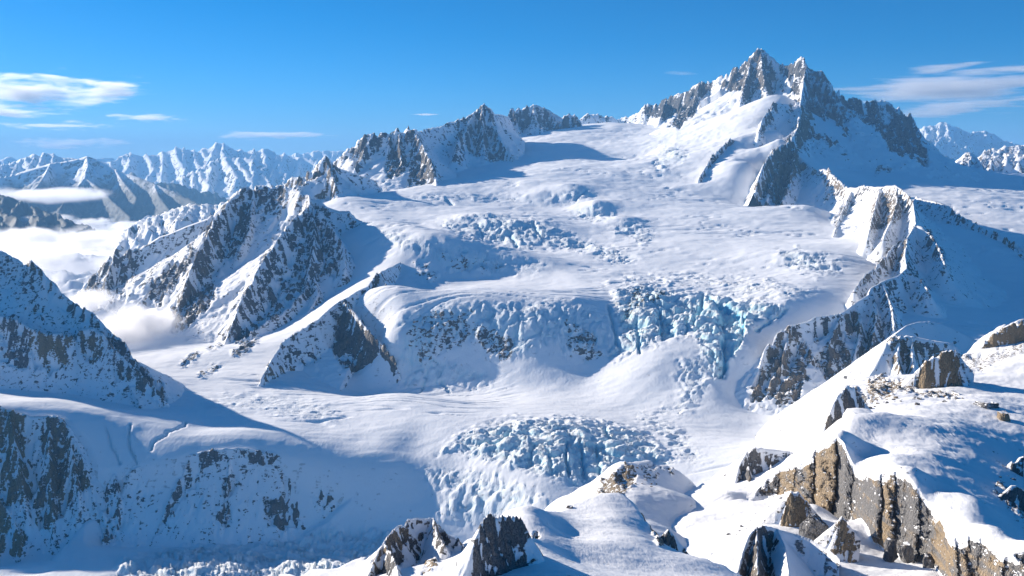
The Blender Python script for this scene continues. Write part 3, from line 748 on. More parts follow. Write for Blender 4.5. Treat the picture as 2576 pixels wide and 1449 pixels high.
# --- right-hand ridge coming towards the viewer
mountain('snow_ridge', 'long sunlit snow ridge with rock outcrops stepping down from the highest summit', 'ridge', [
    ridge([(2028, 408, 5000), (2040, 417, 4880), (2051, 427, 4800), (2071, 424, 4700), (2084, 421, 4640), (2097, 437, 4540), (2114, 454, 4420), (2134, 470, 4280), (2154, 470, 4170), (2177, 464, 4050), (2201, 470, 3920), (2224, 467, 3800), (2251, 464, 3650), (2264, 470, 3570), (2284, 487, 3420), (2297, 505, 3300), (2301, 533, 3130), (2304, 560, 2960), (2281, 600, 2790), (2277, 643, 2620), (2281, 673, 2530), (2257, 693, 2460), (2217, 706, 2410), (2191, 723, 2370), (2184, 740, 2330), (2151, 760, 2280), (2117, 786, 2230)], 1.0, .95, .42, 150, 0.24, 44, jag=1.0, seed=101, rr=7, lowr=.2),
    ridge([(2117, 786, 2230), (2051, 796, 2200), (2031, 806, 2185), (1994, 816, 2165), (1971, 820, 2150), (1944, 850, 2120), (1924, 876, 2095), (1904, 943, 2050)], 0.7, 1.9, .5, 85, 0.22, 33, jag=.8, seed=102, rr=7),
    ridge([(2117, 786, 2230), (2098, 827, 2170), (2085, 865, 2120), (2088, 930, 2060)], 1.7, 1.9, .6, 80, 0.21, 28, seed=103, rr=7),
    ridge([(1990, 818, 2160), (1975, 870, 2095), (1965, 930, 2040), (1960, 990, 1990)], 1.7, 1.9, .6, 80, 0.21, 28, seed=104, rr=7),
    ridge([(2151, 760, 2280), (2165, 800, 2220), (2160, 850, 2150), (2150, 890, 2100)], 1.5, 1.7, .55, 80, 0.21, 28, seed=105, rr=7),
    ridge([(2191, 725, 2370), (2205, 775, 2270), (2200, 830, 2170), (2190, 890, 2080)], 1.4, 1.5, .5, 80, 0.21, 28, seed=106, rr=7),
    ridge([(2220, 708, 2410), (2245, 770, 2270), (2250, 820, 2180)], 1.3, 1.3, .45, 80, 0.21, 28, seed=107, rr=7),
    ridge([(2307, 565, 2930), (2337, 580, 2880), (2354, 606, 2800), (2367, 630, 2720), (2377, 660, 2620)], 1.2, 1.2, .4, 90, 0.24, 36, jag=.8, seed=108, rr=7),
    ridge([(2281, 673, 2530), (2311, 696, 2480), (2334, 725, 2400)], 1.1, 1.1, .4, 70, 0.24, 32, seed=109, rr=6),
    ridge([(2144, 474, 4220), (2125, 515, 3950), (2110, 550, 3690), (2098, 586, 3440)], 1.2, 1.2, .45, 110, 0.26, 40, seed=110, rr=8),
    ridge([(2215, 468, 3850), (2205, 505, 3540), (2195, 545, 3240), (2184, 590, 2970)], 1.2, 1.2, .45, 110, 0.26, 40, seed=111, rr=8),
    ridge([(2255, 466, 3640), (2258, 505, 3360), (2246, 545, 3110), (2225, 590, 2900)], 1.2, 1.2, .45, 100, .26, 40, jag=.8, seed=114, rr=8),
    ridge([(2281, 600, 2790), (2247, 616, 2740), (2227, 643, 2660), (2200, 670, 2570), (2167, 700, 2470), (2150, 725, 2380)], 1.2, 1.3, .45, 80, 0.22, 32, jag=.8, seed=112, rr=7),
], 1780, 2640, 1780, 5050, rocks=[
    ([(2027, 415), (2090, 421), (2136, 470), (2125, 495), (2095, 500), (2075, 515), (2062, 505), (2080, 470), (2050, 445)], 0.56, .6),
    ([(2144, 478), (2178, 464), (2190, 475), (2150, 520), (2125, 560), (2100, 582), (2096, 560), (2115, 520)], 0.51, .2),
    ([(2205, 475), (2255, 465), (2300, 510), (2290, 525), (2250, 560), (2200, 590), (2178, 580), (2190, 540)], 0.6, .5),
    ([(2281, 600), (2247, 614), (2200, 668), (2152, 718), (2170, 716), (2215, 695), (2260, 680), (2278, 650)], 0.64, .6),
    ([(2310, 572), (2340, 580), (2365, 620), (2380, 655), (2350, 655), (2320, 620)], 0.61, -.1),
    ([(2283, 650), (2310, 690), (2336, 724), (2315, 715), (2285, 690)], 0.57, -.1),
    ([(2285, 600), (2330, 660), (2300, 665), (2280, 640)], 0.4, .0, 'speckled_slope'),
    ([(2200, 712), (2290, 700), (2330, 760), (2300, 790), (2250, 780), (2200, 760), (2180, 742)], 0.4, .0, 'speckled_slope'),
    ([(1971, 821), (1954, 839), (1927, 877), (1915, 910), (1903, 952), (1890, 972), (1890, 1011), (1909, 1014), (1930, 993), (1954, 1005), (1960, 1020), (1989, 1017), (2016, 987), (2031, 946), (2037, 904), (2040, 880), (2031, 854), (1995, 827)], 0.71, .45),
    ([(2111, 800), (2096, 827), (2087, 863), (2049, 889), (2043, 916), (2069, 946), (2090, 969), (2123, 957), (2144, 940), (2150, 904), (2138, 869), (2126, 833)], 0.74, .45),
    ([(2117, 788), (2164, 785), (2170, 827), (2155, 880), (2138, 851)], 0.69, .5),
    ([(2050, 800), (2100, 795), (2090, 830), (2060, 860), (2045, 850)], 0.6, .1),
    ([(2197, 782), (2185, 827), (2167, 857), (2158, 907), (2176, 904), (2212, 886), (2224, 851), (2224, 812)], 0.64, .35),
    ([(2245, 782), (2230, 827), (2239, 848), (2262, 833), (2256, 797)], 0.57, .1),
], base_rock=.15, seed=10, ny_max=760, row=1.25)

mountain('rock_crest', 'low sunlit crest of snow and brown rocks on the right edge behind the shaded bowl', 'ridge', [
    ridge([(2305, 492, 3800), (2321, 500, 3760), (2351, 503, 3700), (2381, 513, 3640), (2404, 530, 3580), (2427, 546, 3520), (2451, 553, 3480), (2481, 576, 3400), (2497, 583, 3370), (2524, 593, 3330), (2551, 606, 3280), (2576, 623, 3220), (2640, 650, 3100), (2720, 680, 3000)], 1.0, 1.2, .5, 110, 0.26, 40, jag=1.2, seed=121, rr=7),
    ridge([(2404, 530, 3580), (2420, 560, 3480), (2440, 580, 3400)], 1.0, 1.0, .45, 60, 0.26, 32, seed=122, rr=6),
    ridge([(2524, 593, 3330), (2560, 630, 3200), (2590, 660, 3100)], 1.0, 1.0, .45, 60, 0.26, 32, seed=123, rr=6),
], 2280, 2740, 2900, 4000, rocks=[
    ([(2375, 510), (2430, 546), (2455, 553), (2440, 580), (2415, 560), (2390, 535)], .74, .2),
    ([(2455, 555), (2500, 583), (2555, 606), (2620, 640), (2590, 655), (2560, 640), (2510, 605), (2470, 590)], .74, .7),
], base_rock=.18, seed=11, sink=8)

mountain('snow_dome', 'rounded snow dome ending in a cliff of brown and grey rock', 'hill', [
    ridge([(2150, 1000, 1640), (2200, 925, 1690), (2236, 857, 1730), (2255, 838, 1755), (2280, 818, 1790), (2310, 809, 1810), (2340, 808, 1820), (2370, 814, 1830), (2400, 826, 1830), (2440, 846, 1820), (2480, 868, 1790), (2540, 890, 1750)], .9, 1.0, .9, 120, .05, 70, seed=131, crest=0),
    ridge([(2240, 856, 1725), (2275, 838, 1735), (2300, 842, 1735), (2340, 850, 1735), (2390, 858, 1735), (2410, 868, 1730)], 1.0, 1.9, .9, 90, 0.19, 27, seed=132, rr=6),
    ridge([(2262, 842, 1735), (2258, 900, 1680), (2270, 945, 1630)], 1.7, 1.7, .7, 60, 0.19, 24, seed=133, rr=6),
    ridge([(2295, 842, 1735), (2296, 900, 1680), (2300, 930, 1650)], 1.7, 1.7, .7, 60, 0.19, 24, seed=134, rr=6),
], 1800, 2640, 1400, 2150, rocks=[
    ([(2236, 857), (2274, 842), (2298, 880), (2304, 934), (2268, 946), (2239, 922)], 0.69, .7),
    ([(2296, 850), (2402, 863), (2380, 900), (2316, 935), (2304, 910)], 0.6, .5),
], base_rock=.12, seed=12, sink=25, row=2.0, col=1.5)

# --- shaded cliffs over the lowest glacier
mountain('cliff', 'dark snow streaked cliff in the shade at the left edge', 'cliff', [
    ridge([(-160, 1005, 1805), (-60, 1012, 1805), (0, 1020, 1803), (40, 1034, 1800), (85, 1047, 1797), (120, 1043, 1797), (150, 1045, 1793), (178, 1085, 1772), (205, 1145, 1742), (232, 1225, 1705), (245, 1290, 1680)], .9, 1.9, .8, 110, .3, 34, jag=1.2, seed=151, rr=6, crest=.8),
    ridge([(20, 1028, 1802), (40, 1120, 1745), (55, 1210, 1700), (70, 1290, 1665)], 2.0, 2.0, .9, 70, .3, 26, jag=1, seed=152, rr=6, crest=.8),
    ridge([(125, 1044, 1796), (122, 1140, 1738), (130, 1240, 1690), (135, 1340, 1645)], 2.0, 2.0, .9, 70, .3, 26, jag=1, seed=153, rr=6, crest=.8),
    ridge([(178, 1085, 1772), (185, 1160, 1730), (200, 1250, 1685)], 2.0, 2.0, .9, 60, .3, 26, jag=1, seed=154, rr=6, crest=.8),
    ridge([(-20, 1240, 1690), (20, 1280, 1670), (50, 1340, 1640), (45, 1400, 1612)], 1.8, 1.8, .9, 60, .3, 26, jag=1, seed=155, rr=6, crest=.8),
], -190, 330, 1500, 1900, rocks=[
    ([(0, 1020), (40, 1035), (85, 1050), (92, 1100), (75, 1160), (95, 1230), (75, 1270), (40, 1260), (0, 1290), (-60, 1290), (-60, 1010)], .72, .65),
    ([(112, 1042), (150, 1045), (175, 1090), (205, 1150), (232, 1225), (195, 1240), (170, 1275), (135, 1335), (105, 1325), (85, 1265), (100, 1210), (120, 1180), (100, 1100)], .74, .45),
    ([(0, 1285), (30, 1300), (72, 1345), (45, 1400), (-60, 1400), (-60, 1290)], .68, .85)], base_rock=.16, mat='near', seed=14, sink=90, row=1.0, col=1.1, rough=9)
mountain('headwall', 'shaded snow headwall with dark rock streaks above the lowest glacier', 'cliff', [
    ridge([(330, 1180, 1725), (380, 1160, 1738), (430, 1160, 1738), (480, 1142, 1738), (540, 1128, 1742), (620, 1126, 1747), (690, 1138, 1745), (740, 1163, 1738), (800, 1195, 1728), (850, 1232, 1715), (880, 1270, 1695)], .7, 1.6, .7, 90, .22, 34, jag=.7, seed=161, rr=5, crest=.6),
    ridge([(480, 1145, 1736), (440, 1225, 1700), (405, 1300, 1668), (375, 1360, 1640)], 1.7, 1.7, .8, 55, .3, 24, jag=.7, seed=162, rr=6, crest=.7),
    ridge([(580, 1135, 1742), (572, 1220, 1700), (560, 1300, 1664), (550, 1350, 1640)], 1.7, 1.7, .8, 50, .3, 24, jag=.7, seed=163, rr=6, crest=.7),
    ridge([(735, 1175, 1735), (728, 1235, 1706), (712, 1290, 1680), (685, 1340, 1655)], 1.8, 1.8, .8, 55, .3, 24, jag=.7, seed=164, rr=6, crest=.7),
    ridge([(745, 1190, 1728), (790, 1212, 1716), (838, 1250, 1695)], 1.8, 1.8, .8, 45, .3, 24, jag=.7, seed=165, rr=6, crest=.7),
    ridge([(285, 1190, 1722), (300, 1250, 1690), (295, 1330, 1655)], 1.5, 1.5, .8, 55, .3, 24, jag=.7, seed=166, rr=6, crest=.7),
], 200, 930, 1560, 1860, rocks=[
    ([(480, 1145), (540, 1130), (560, 1150), (505, 1195), (455, 1260), (420, 1310), (380, 1352), (370, 1330), (430, 1250), (450, 1190)], .60, .0),
    ([(600, 1128), (690, 1140), (722, 1172), (690, 1178), (640, 1165), (600, 1150)], .56, .0),
    ([(560, 1190), (590, 1210), (577, 1260), (585, 1310), (552, 1342), (545, 1300)], .58, .0),
    ([(705, 1195), (740, 1190), (800, 1215), (842, 1245), (832, 1265), (790, 1252), (760, 1242), (770, 1290), (745, 1320), (700, 1332), (668, 1300), (665, 1260), (720, 1240)], .70, .2),
    ([(230, 1190), (300, 1210), (310, 1290), (300, 1355), (240, 1370), (228, 1290)], .54, .1)], base_rock=.15, mat='near', seed=15, sink=60, row=1.0, col=1.1, rough=8)

# --- ridge on the left
mountain('shaded_ridge', 'shaded snow ridge with brown cliff bands descending from the left edge', 'ridge', [
    ridge([(-400, 540, 2450), (-180, 600, 2390), (-80, 620, 2350), (0, 628, 2320), (20, 637, 2306), (43, 648, 2291), (63, 662, 2278), (77, 653, 2269), (97, 670, 2256), (113, 683, 2245), (127, 703, 2236), (140, 713, 2227), (155, 737, 2217), (167, 743, 2209), (190, 763, 2194), (213, 772, 2179), (233, 780, 2166), (247, 800, 2157), (267, 820, 2144), (290, 843, 2128), (303, 847, 2120), (320, 870, 2109), (337, 900, 2097), (360, 923, 2082), (383, 947, 2067), (410, 973, 2049), (425, 1010, 2040)], 1.4, 1.2, .8, 250, 0.19, 32, jag=1.4, seed=141, rr=6),
    ridge([(-60, 780, 2150), (0, 790, 2140), (40, 800, 2125), (75, 820, 2105), (110, 835, 2090), (150, 835, 2095), (180, 840, 2095)], 1.0, 1.9, .6, 70, 0.19, 24, seed=142, rr=6),
    ridge([(200, 825, 2115), (232, 822, 2120), (262, 838, 2095), (285, 870, 2060), (320, 905, 2040), (360, 945, 2020), (400, 985, 2005)], 1.0, 1.8, .6, 70, 0.19, 24, seed=143, rr=6),
], -420, 640, 1700, 2900, rocks=[
    ([(63, 660), (80, 652), (130, 702), (160, 738), (155, 745), (120, 720), (90, 690)], 0.66, .5),
    ([(165, 742), (215, 770), (235, 778), (250, 815), (280, 840), (268, 850), (235, 825), (200, 800), (150, 770)], 0.51, .2),
    ([(290, 842), (320, 868), (360, 922), (410, 972), (426, 1010), (400, 1005), (360, 990), (330, 960), (290, 950), (280, 915), (300, 900), (275, 870), (265, 850)], 0.69, .2),
    ([(0, 795), (50, 800), (72, 830), (75, 880), (78, 920), (45, 930), (20, 915), (0, 905)], 0.66, .0),
    ([(75, 832), (110, 838), (150, 840), (165, 870), (178, 905), (165, 925), (125, 932), (95, 920), (78, 900)], 0.74, .75),
    ([(155, 838), (190, 840), (195, 870), (170, 870)], 0.69, .7),
    ([(200, 830), (260, 835), (268, 860), (255, 905), (235, 912), (205, 890), (195, 860)], 0.67, .5),
    ([(0, 660), (60, 690), (150, 745), (200, 790), (170, 800), (100, 750), (0, 700)], 0.36, .0, 'speckled_slope'),
    ([(60, 755), (110, 770), (118, 785), (85, 785)], 0.6, .4),
], base_rock=.2, seed=13, mat='near', ny_max=420, col=1.35)
# ------------------------------------------------------------------ far ranges
def auto_spurs(pts, seed, every=38, length=(60, 130), lean=0.5, depth=0.10, slopes=(.75, .8)):
    """secondary ridges running down from a skyline towards the viewer."""
    rs = np.random.RandomState(seed)
    r = resample(pts, 6)
    out = []
    k = rs.randint(1, 4)
    while k < len(r) - 1:
        a = r[k]
        L = rs.uniform(*length); dx = rs.uniform(-lean, lean) * L
        n = 4
        sp = []
        for i in range(n + 1):
            f = i / n
            sp.append((a[0] + dx * f + rs.uniform(-3, 3) * (i > 0), a[1] + L * f * (0.75 + .25 * f), a[2] * (1 - depth * f * L / 100)))
        out.append(ridge(sp, slopes[0], slopes[1], .4, 600, .3, 170, jag=.8, seed=seed + k, step=a[2] * .006))
        if rs.rand() < .8:
            j = 2; b = sp[j]; d2 = (1 if rs.rand() < .5 else -1) * rs.uniform(.4, .9) * L * .6
            out.append(ridge([b, (b[0] + d2 * .5, b[1] + L * .3, b[2] * (1 - depth * .25)), (b[0] + d2, b[1] + L * .55, b[2] * (1 - depth * .5))], slopes[0], slopes[1], .4, 500, .2, 220, seed=seed + k + 3, step=a[2] * .008))
        k += max(2, int(rs.uniform(.6, 1.4) * every / 6))
    return out

def far_mountain(name, label, cat, crest, seed, spur=None, jag=2.0, sl=.7, sr=.7, pad=110, Y0=.70, Y1=1.18, L=1500, lam=420, rib=.24, **kw):
    rg = [ridge(crest, sl, sr, .38, L, rib, lam, jag=jag, seed=seed, rr=lam * .10)]
    if spur:
        rg += auto_spurs(crest, seed, **spur)
    xs = [q[0] for q in crest]; ys = [q[2] for q in crest]
    mountain(name, label, cat, rg, min(xs) - pad, max(xs) + pad, min(ys) * Y0, max(ys) * Y1, mat=kw.pop('mat', 'far'), snow_rib=1.0, seed=seed % 50, row=2.4, col=2.0, floor=-1650.0, sink=40.0, ny_max=160, rough=5.0, warp=lam * .12, **kw)

far_mountain('snow_range', 'long distant range of hazy snow peaks with the tallest pointed summit in its middle', 'mountain range',
    [(225, 400, 23500), (262, 397, 23500), (285, 402, 23500), (302, 391, 24000), (320, 377, 24000), (333, 381, 24000), (347, 379, 24000), (360, 380, 24000), (377, 383, 24000), (393, 379, 24000), (410, 375, 24000), (427, 371, 24000), (448, 361, 24000), (467, 369, 24000), (485, 371, 24000), (497, 375, 24000), (513, 371, 24000), (533, 364, 24000), (551, 350, 24000), (567, 358, 24000), (583, 363, 24000), (600, 367, 24000), (613, 371, 24000), (630, 369, 24000), (643, 371, 24000), (658, 367, 24000), (677, 371, 24000), (690, 379, 24000), (707, 381, 24000), (720, 380, 24000), (737, 387, 24000), (753, 391, 24000), (790, 400, 23500), (830, 420, 23000)],
    201, dict(every=40, length=(50, 150), depth=.14), jag=.9, base_rock=.24, Y0=.60)
far_mountain('snow_spur', 'sunlit snow spur in front of the distant range, left of the small brown peak', 'mountain',
    [(395, 472, 18500), (430, 455, 18600), (470, 435, 18800), (510, 417, 19000), (555, 388, 19300), (580, 393, 19000), (615, 395, 18800), (640, 400, 18600), (670, 412, 18400), (700, 425, 18200), (740, 440, 18000)],
    231, dict(every=34, length=(40, 95), depth=.15), jag=.8, base_rock=.24, Y0=.72)
PYR = [(-120, 470, 13600), (-40, 452, 13800), (43, 434, 14000), (67, 427, 14000), (97, 419, 14000), (127, 409, 14000), (150, 407, 14000), (180, 401, 14000), (200, 397, 14000), (218, 392, 14000), (240, 399, 14000), (263, 409, 13900), (290, 424, 13700), (320, 437, 13500), (353, 447, 13200), (387, 461, 12900), (430, 478, 12500), (480, 500, 12000), (540, 530, 11400), (620, 560, 10800)]
mountain('snow_pyramid', 'broad snow pyramid above the valley mist with dark wooded lower slopes', 'mountain', [
    ridge(PYR, .62, .62, .45, 900, .16, 170, jag=.6, seed=211, rr=20),
    ridge([(218, 392, 14000), (222, 412, 13600), (216, 430, 13200), (213, 445, 12800), (195, 470, 12200), (160, 505, 11600)], .62, .6, .42, 700, .2, 150, jag=.6, seed=212, rr=20),
    ridge([(213, 445, 12800), (250, 470, 12300), (285, 505, 11700), (330, 545, 11000)], .6, .6, .42, 700, .2, 150, jag=.6, seed=213, rr=20),
    ridge([(127, 409, 14000), (115, 435, 13400), (95, 465, 12800), (60, 500, 12000)], .6, .6, .42, 700, .2, 150, jag=.6, seed=214, rr=20),
    ridge([(290, 424, 13700), (310, 455, 13000), (345, 495, 12200)], .6, .6, .42, 700, .2, 150, seed=215, rr=20),
    ridge([(387, 461, 12900), (400, 490, 12200), (430, 530, 11500)], .6, .6, .42, 700, .2, 150, seed=216, rr=20),
], -230, 720, 9000, 16000, base_rock=.26, mat='pyr', floor=-1650.0, sink=40.0, rough=4, snow_rib=1.0, row=2.0, col=1.4, ny_max=230, seed=11)
far_mountain('hazy_peak', 'hazy snow peak with a toothed summit rising behind the broad pyramid', 'mountain',
    [(-60, 425, 19000), (7, 412, 19500), (40, 401, 20000), (60, 392, 20000), (80, 386, 20000), (97, 389, 20000), (110, 377, 20000), (120, 379, 20000), (137, 384, 20000), (147, 389, 20000), (158, 391, 20000), (170, 393, 20000), (187, 396, 20000), (215, 404, 19800), (260, 420, 19500)],
    221, dict(every=26, length=(50, 100), depth=.12), jag=1.0, base_rock=.27)
far_mountain('skyline_ridge', 'faint small ridge on the horizon at the far left edge', 'mountain',
    [(-90, 402, 30000), (-20, 396, 30000), (0, 394, 30000), (20, 389, 30000), (45, 399, 30000), (80, 402, 30000), (235, 397, 34000), (262, 395, 34000), (285, 396, 34000), (300, 400, 34000)],
    241, None, jag=1.0, base_rock=.24, lam=600)
far_mountain('small_range', 'faint low snow range on the horizon left of the twin aiguilles', 'mountain range',
    [(715, 392, 30000), (743, 382, 30000), (763, 380, 30000), (777, 377, 30000), (797, 379, 30000), (813, 375, 30000), (830, 374, 30000), (843, 376, 30000), (859, 374, 30000), (890, 380, 30000)],
    251, dict(every=22, length=(30, 60), depth=.12), jag=1.4, base_rock=.3)
far_mountain('wooded_spur', 'dark wooded spur at the left edge, sinking into the cloud bank', 'hill',
    [(-200, 455, 9300), (-60, 476, 9300), (0, 487, 9200), (27, 496, 9100), (67, 511, 9000), (100, 522, 8900), (140, 537, 8700), (170, 550, 8500), (230, 575, 8200)],
    261, dict(every=40, length=(40, 80), depth=.2), jag=.5, base_rock=.06, mat='wood')
far_mountain('snowy_foothill', 'snowy foothill with lit gullies just left of the broad dark peak', 'hill',
    [(300, 580, 7000), (333, 564, 7000), (353, 552, 7050), (373, 543, 7100), (417, 531, 7200), (450, 518, 7250), (480, 508, 7300), (513, 509, 7300), (540, 514, 7250), (573, 502, 7200), (620, 490, 7100)],
    271, dict(every=16, length=(30, 60), depth=.2), jag=.9, base_rock=.25, lam=120, L=500, Y0=.75, pad=170)
far_mountain('dark_ridge', 'long dark blue forested ridge sloping down behind the broad snow pyramid', 'ridge',
    [(330, 425, 15500), (353, 447, 15500), (387, 456, 15600), (433, 457, 15700), (483, 470, 15800), (533, 481, 15900), (570, 497, 16000), (620, 520, 15800)],
    281, dict(every=30, length=(40, 70), depth=.15), jag=.5, base_rock=.06, mat='wood')
far_mountain('bright_massif', 'bright distant snow massif on the right horizon beyond the jagged ridge', 'mountain',
    [(2270, 345, 22000), (2314, 320, 22000), (2327, 314, 22000), (2344, 312, 22000), (2367, 307, 22000), (2379, 305, 22000), (2391, 310, 22000), (2407, 319, 22000), (2427, 322, 22000), (2437, 325, 22000), (2451, 327, 22000), (2464, 330, 22000), (2477, 327, 22000), (2487, 335, 22000), (2497, 334, 22000), (2517, 347, 22000), (2534, 355, 22000), (2551, 355, 22000), (2564, 360, 22000), (2620, 366, 22000), (2700, 372, 22000)],
    291, dict(every=22, length=(40, 90), depth=.12), jag=1.0, base_rock=.28)
far_mountain('red_rock_massif', 'reddish brown speckled mountain at the right edge below the bright massif', 'mountain',
    [(2440, 412, 9600), (2461, 388, 9500), (2477, 377, 9500), (2501, 370, 9500), (2534, 365, 9500), (2564, 364, 9500), (2590, 360, 9500), (2680, 366, 9500), (2760, 380, 9500)],
    301, dict(every=16, length=(24, 48), depth=.18), jag=1.4, base_rock=.56, lam=160, L=700, tint=.9, mat='red')
far_mountain('dark_knoll', 'small dark rocky knoll in front of the reddish mountain', 'hill',
    [(2385, 424, 7600), (2407, 401, 7600), (2425, 388, 7600), (2441, 380, 7600), (2455, 390, 7600), (2461, 400, 7600), (2481, 420, 7500), (2520, 428, 7400)],
    311, dict(every=14, length=(20, 34), depth=.15), jag=1.4, base_rock=.5, lam=110, L=500)
# ------------------------------------------------------------------ materials, mountains, basin
MAT = {
    'near': alpine_material('cliff_and_snow', 9.0, rock_dark=1.35),
    'mid': alpine_material('alpine_rock_and_snow', 15.0, rock_dark=1.1),
    'back': alpine_material('high_rock_and_snow', 30.0, rock_dark=.78),
    'pyr': alpine_material('snow_over_forest', 90.0, forest=-390.0, slope_k=.5, rock_dark=.5),
    'far': alpine_material('far_rock_and_snow', 130.0, forest=-850.0, slope_k=.5, rock_dark=.55),
    'wood': alpine_material('wooded_slope', 110.0, forest=-150.0, slope_k=.5, rock_dark=.4),
    'red': alpine_material('red_rock_and_snow', 60.0, slope_k=.5),
    'ice': alpine_material('snow_and_ice', 13.0, rock_dark=1.3),
    'fore': alpine_material('drifted_snow', 1.6, slope_k=.3, rock_dark=1.6, crack=.5, bump=1.35),
}
for m_ in MOUNTS:
    build_mountain(m_)
print('mountains', round(time.time() - T0, 1), 's', TRIS[0], 'tris')

# basin surface with icefalls, crevasses and drifts
ICE = [  # outline, amount of ice, block size m, relief m, name, label, category
    ([(1545, 730), (1640, 712), (1720, 735), (1800, 740), (1900, 755), (1985, 775), (1950, 800), (1890, 835), (1850, 900), (1830, 940), (1800, 965), (1780, 940), (1760, 870), (1735, 838), (1660, 862), (1600, 885), (1535, 905), (1530, 880), (1560, 830), (1540, 790)],
     .95, 27, 26, 'icefall', 'tall blue icefall of broken seracs beside the brown cliffs', 'icefall'),
    ([(1100, 1140), (1160, 1085), (1260, 1055), (1400, 1048), (1520, 1055), (1600, 1080), (1660, 1115), (1700, 1160), (1600, 1190), (1560, 1215), (1465, 1228), (1380, 1205), (1300, 1180), (1230, 1165), (1150, 1140)],
     .80, 21, 15, 'icefall', 'broad pale blue dome of crevassed ice in the lower middle', 'icefall'),
    ([(1090, 560), (1160, 545), (1250, 541), (1330, 550), (1400, 575), (1480, 605), (1540, 625), (1610, 650), (1570, 664), (1480, 640), (1400, 625), (1300, 628), (1210, 618), (1150, 590)],
     .85, 36, 22, 'icefall', 'wide pale serac band across the upper glacier, casting a long shadow', 'icefall'),
    ([(1340, 495), (1420, 474), (1470, 470), (1490, 490), (1440, 515), (1370, 512), (1260, 510), (1190, 505), (1000, 505), (1060, 488), (1200, 492)],
     .7, 50, 20, 'serac_band', 'thin line of small blue seracs high on the glacier, beneath the smooth snow dome', 'serac band'),
    ([(1445, 530), (1470, 510), (1530, 515), (1560, 540), (1545, 560), (1490, 560), (1455, 548)],
     .8, 36, 16, 'serac_mound', 'round serac mound with a rusty top in the middle of the upper glacier', 'serac mound'),
    ([(1530, 570), (1570, 548), (1620, 560), (1650, 600), (1620, 628), (1580, 600), (1545, 590)],
     .7, 36, 16, 'serac_mound', 'lumpy serac mound with a pointed shadow, right of the wide serac band', 'serac mound'),
    ([(1650, 375), (1700, 362), (1740, 385), (1735, 405), (1690, 425), (1655, 435), (1640, 410)], .75, 52, 22, 'icefall', 'hanging ice cliff under the highest summit, left of the dark rib', 'icefall'),
    ([(1690, 320), (1790, 315), (1850, 325), (1830, 345), (1740, 370), (1600, 385), (1610, 365)], .35, 46, 9, 'crevasse_field', 'pitted crevasse field on the slope directly below the highest summit', 'crevasse field'),
    ([(1000, 800), (1060, 765), (1180, 760), (1330, 752), (1470, 758), (1540, 800), (1540, 890), (1420, 900), (1390, 870), (1300, 905), (1250, 880), (1130, 860), (1100, 900), (1230, 930), (1240, 975), (1000, 985)],
     .5, 24, 9, 'ice_wall', 'shaded rough ice wall between the middle shelf and the lower glacier', 'ice wall'),
    ([(900, 560), (960, 568), (1050, 592), (1200, 624), (1390, 660), (1360, 690), (1250, 698), (1130, 690), (1050, 640), (960, 620)],
     .55, 32, 11, 'ice_wall', 'shaded blue ice wall running right from the rocky pyramid', 'ice wall'),
    ([(1530, 690), (1700, 680), (1880, 690), (2040, 720), (2080, 740), (1960, 770), (1800, 735), (1600, 715), (1500, 735)],
     .35, 26, 7, 'crevasse_field', 'sunlit field of pitted crevasses just above the tall blue icefall', 'crevasse field'),
    ([(1950, 630), (2010, 622), (2060, 640), (2120, 650), (2110, 690), (2050, 695), (1990, 680), (1955, 655)],
     .7, 30, 13, 'icefall', 'short blue icefall at the foot of the sunlit snow ridge', 'icefall'),
    ([(280, 1405), (450, 1372), (640, 1352), (800, 1326), (960, 1325), (1015, 1360), (980, 1460), (300, 1480)],
     .7, 20, 15, 'icefall', 'shaded blue icefall at the bottom edge, left of the dark boulder', 'icefall'),
    ([(1040, 1180), (1110, 1165), (1230, 1185), (1350, 1230), (1400, 1262), (1300, 1300), (1200, 1330), (1080, 1300), (1110, 1250)],
     .35, 22, 7, 'ice_bulge', 'smooth ice bulge with sunlit wrinkles below the pale blue dome', 'ice bulge'),
    ([(560, 985), (640, 975), (760, 990), (840, 1012), (870, 1060), (800, 1065), (620, 1040), (520, 1050), (480, 1020)], .40, 22, 4, 'crevasse_field', 'wrinkled crevasse field at the foot of the small rock pyramid', 'crevasse field'),
    ([(1700, 900), (1780, 880), (1800, 960), (1770, 1000), (1730, 1050), (1640, 1040), (1700, 1000)], .45, 20, 7, 'serac_rib', 'spine of small seracs running down beside the smooth sunlit snow fan', 'serac rib'),
    ([(1600, 1030), (1700, 1060), (1760, 1130), (1790, 1170), (1700, 1160), (1660, 1110), (1600, 1070)], .5, 22, 6, 'ice_slope', 'blue wrinkled ice slope between the snow fan and the pale blue dome', 'ice slope'),
]
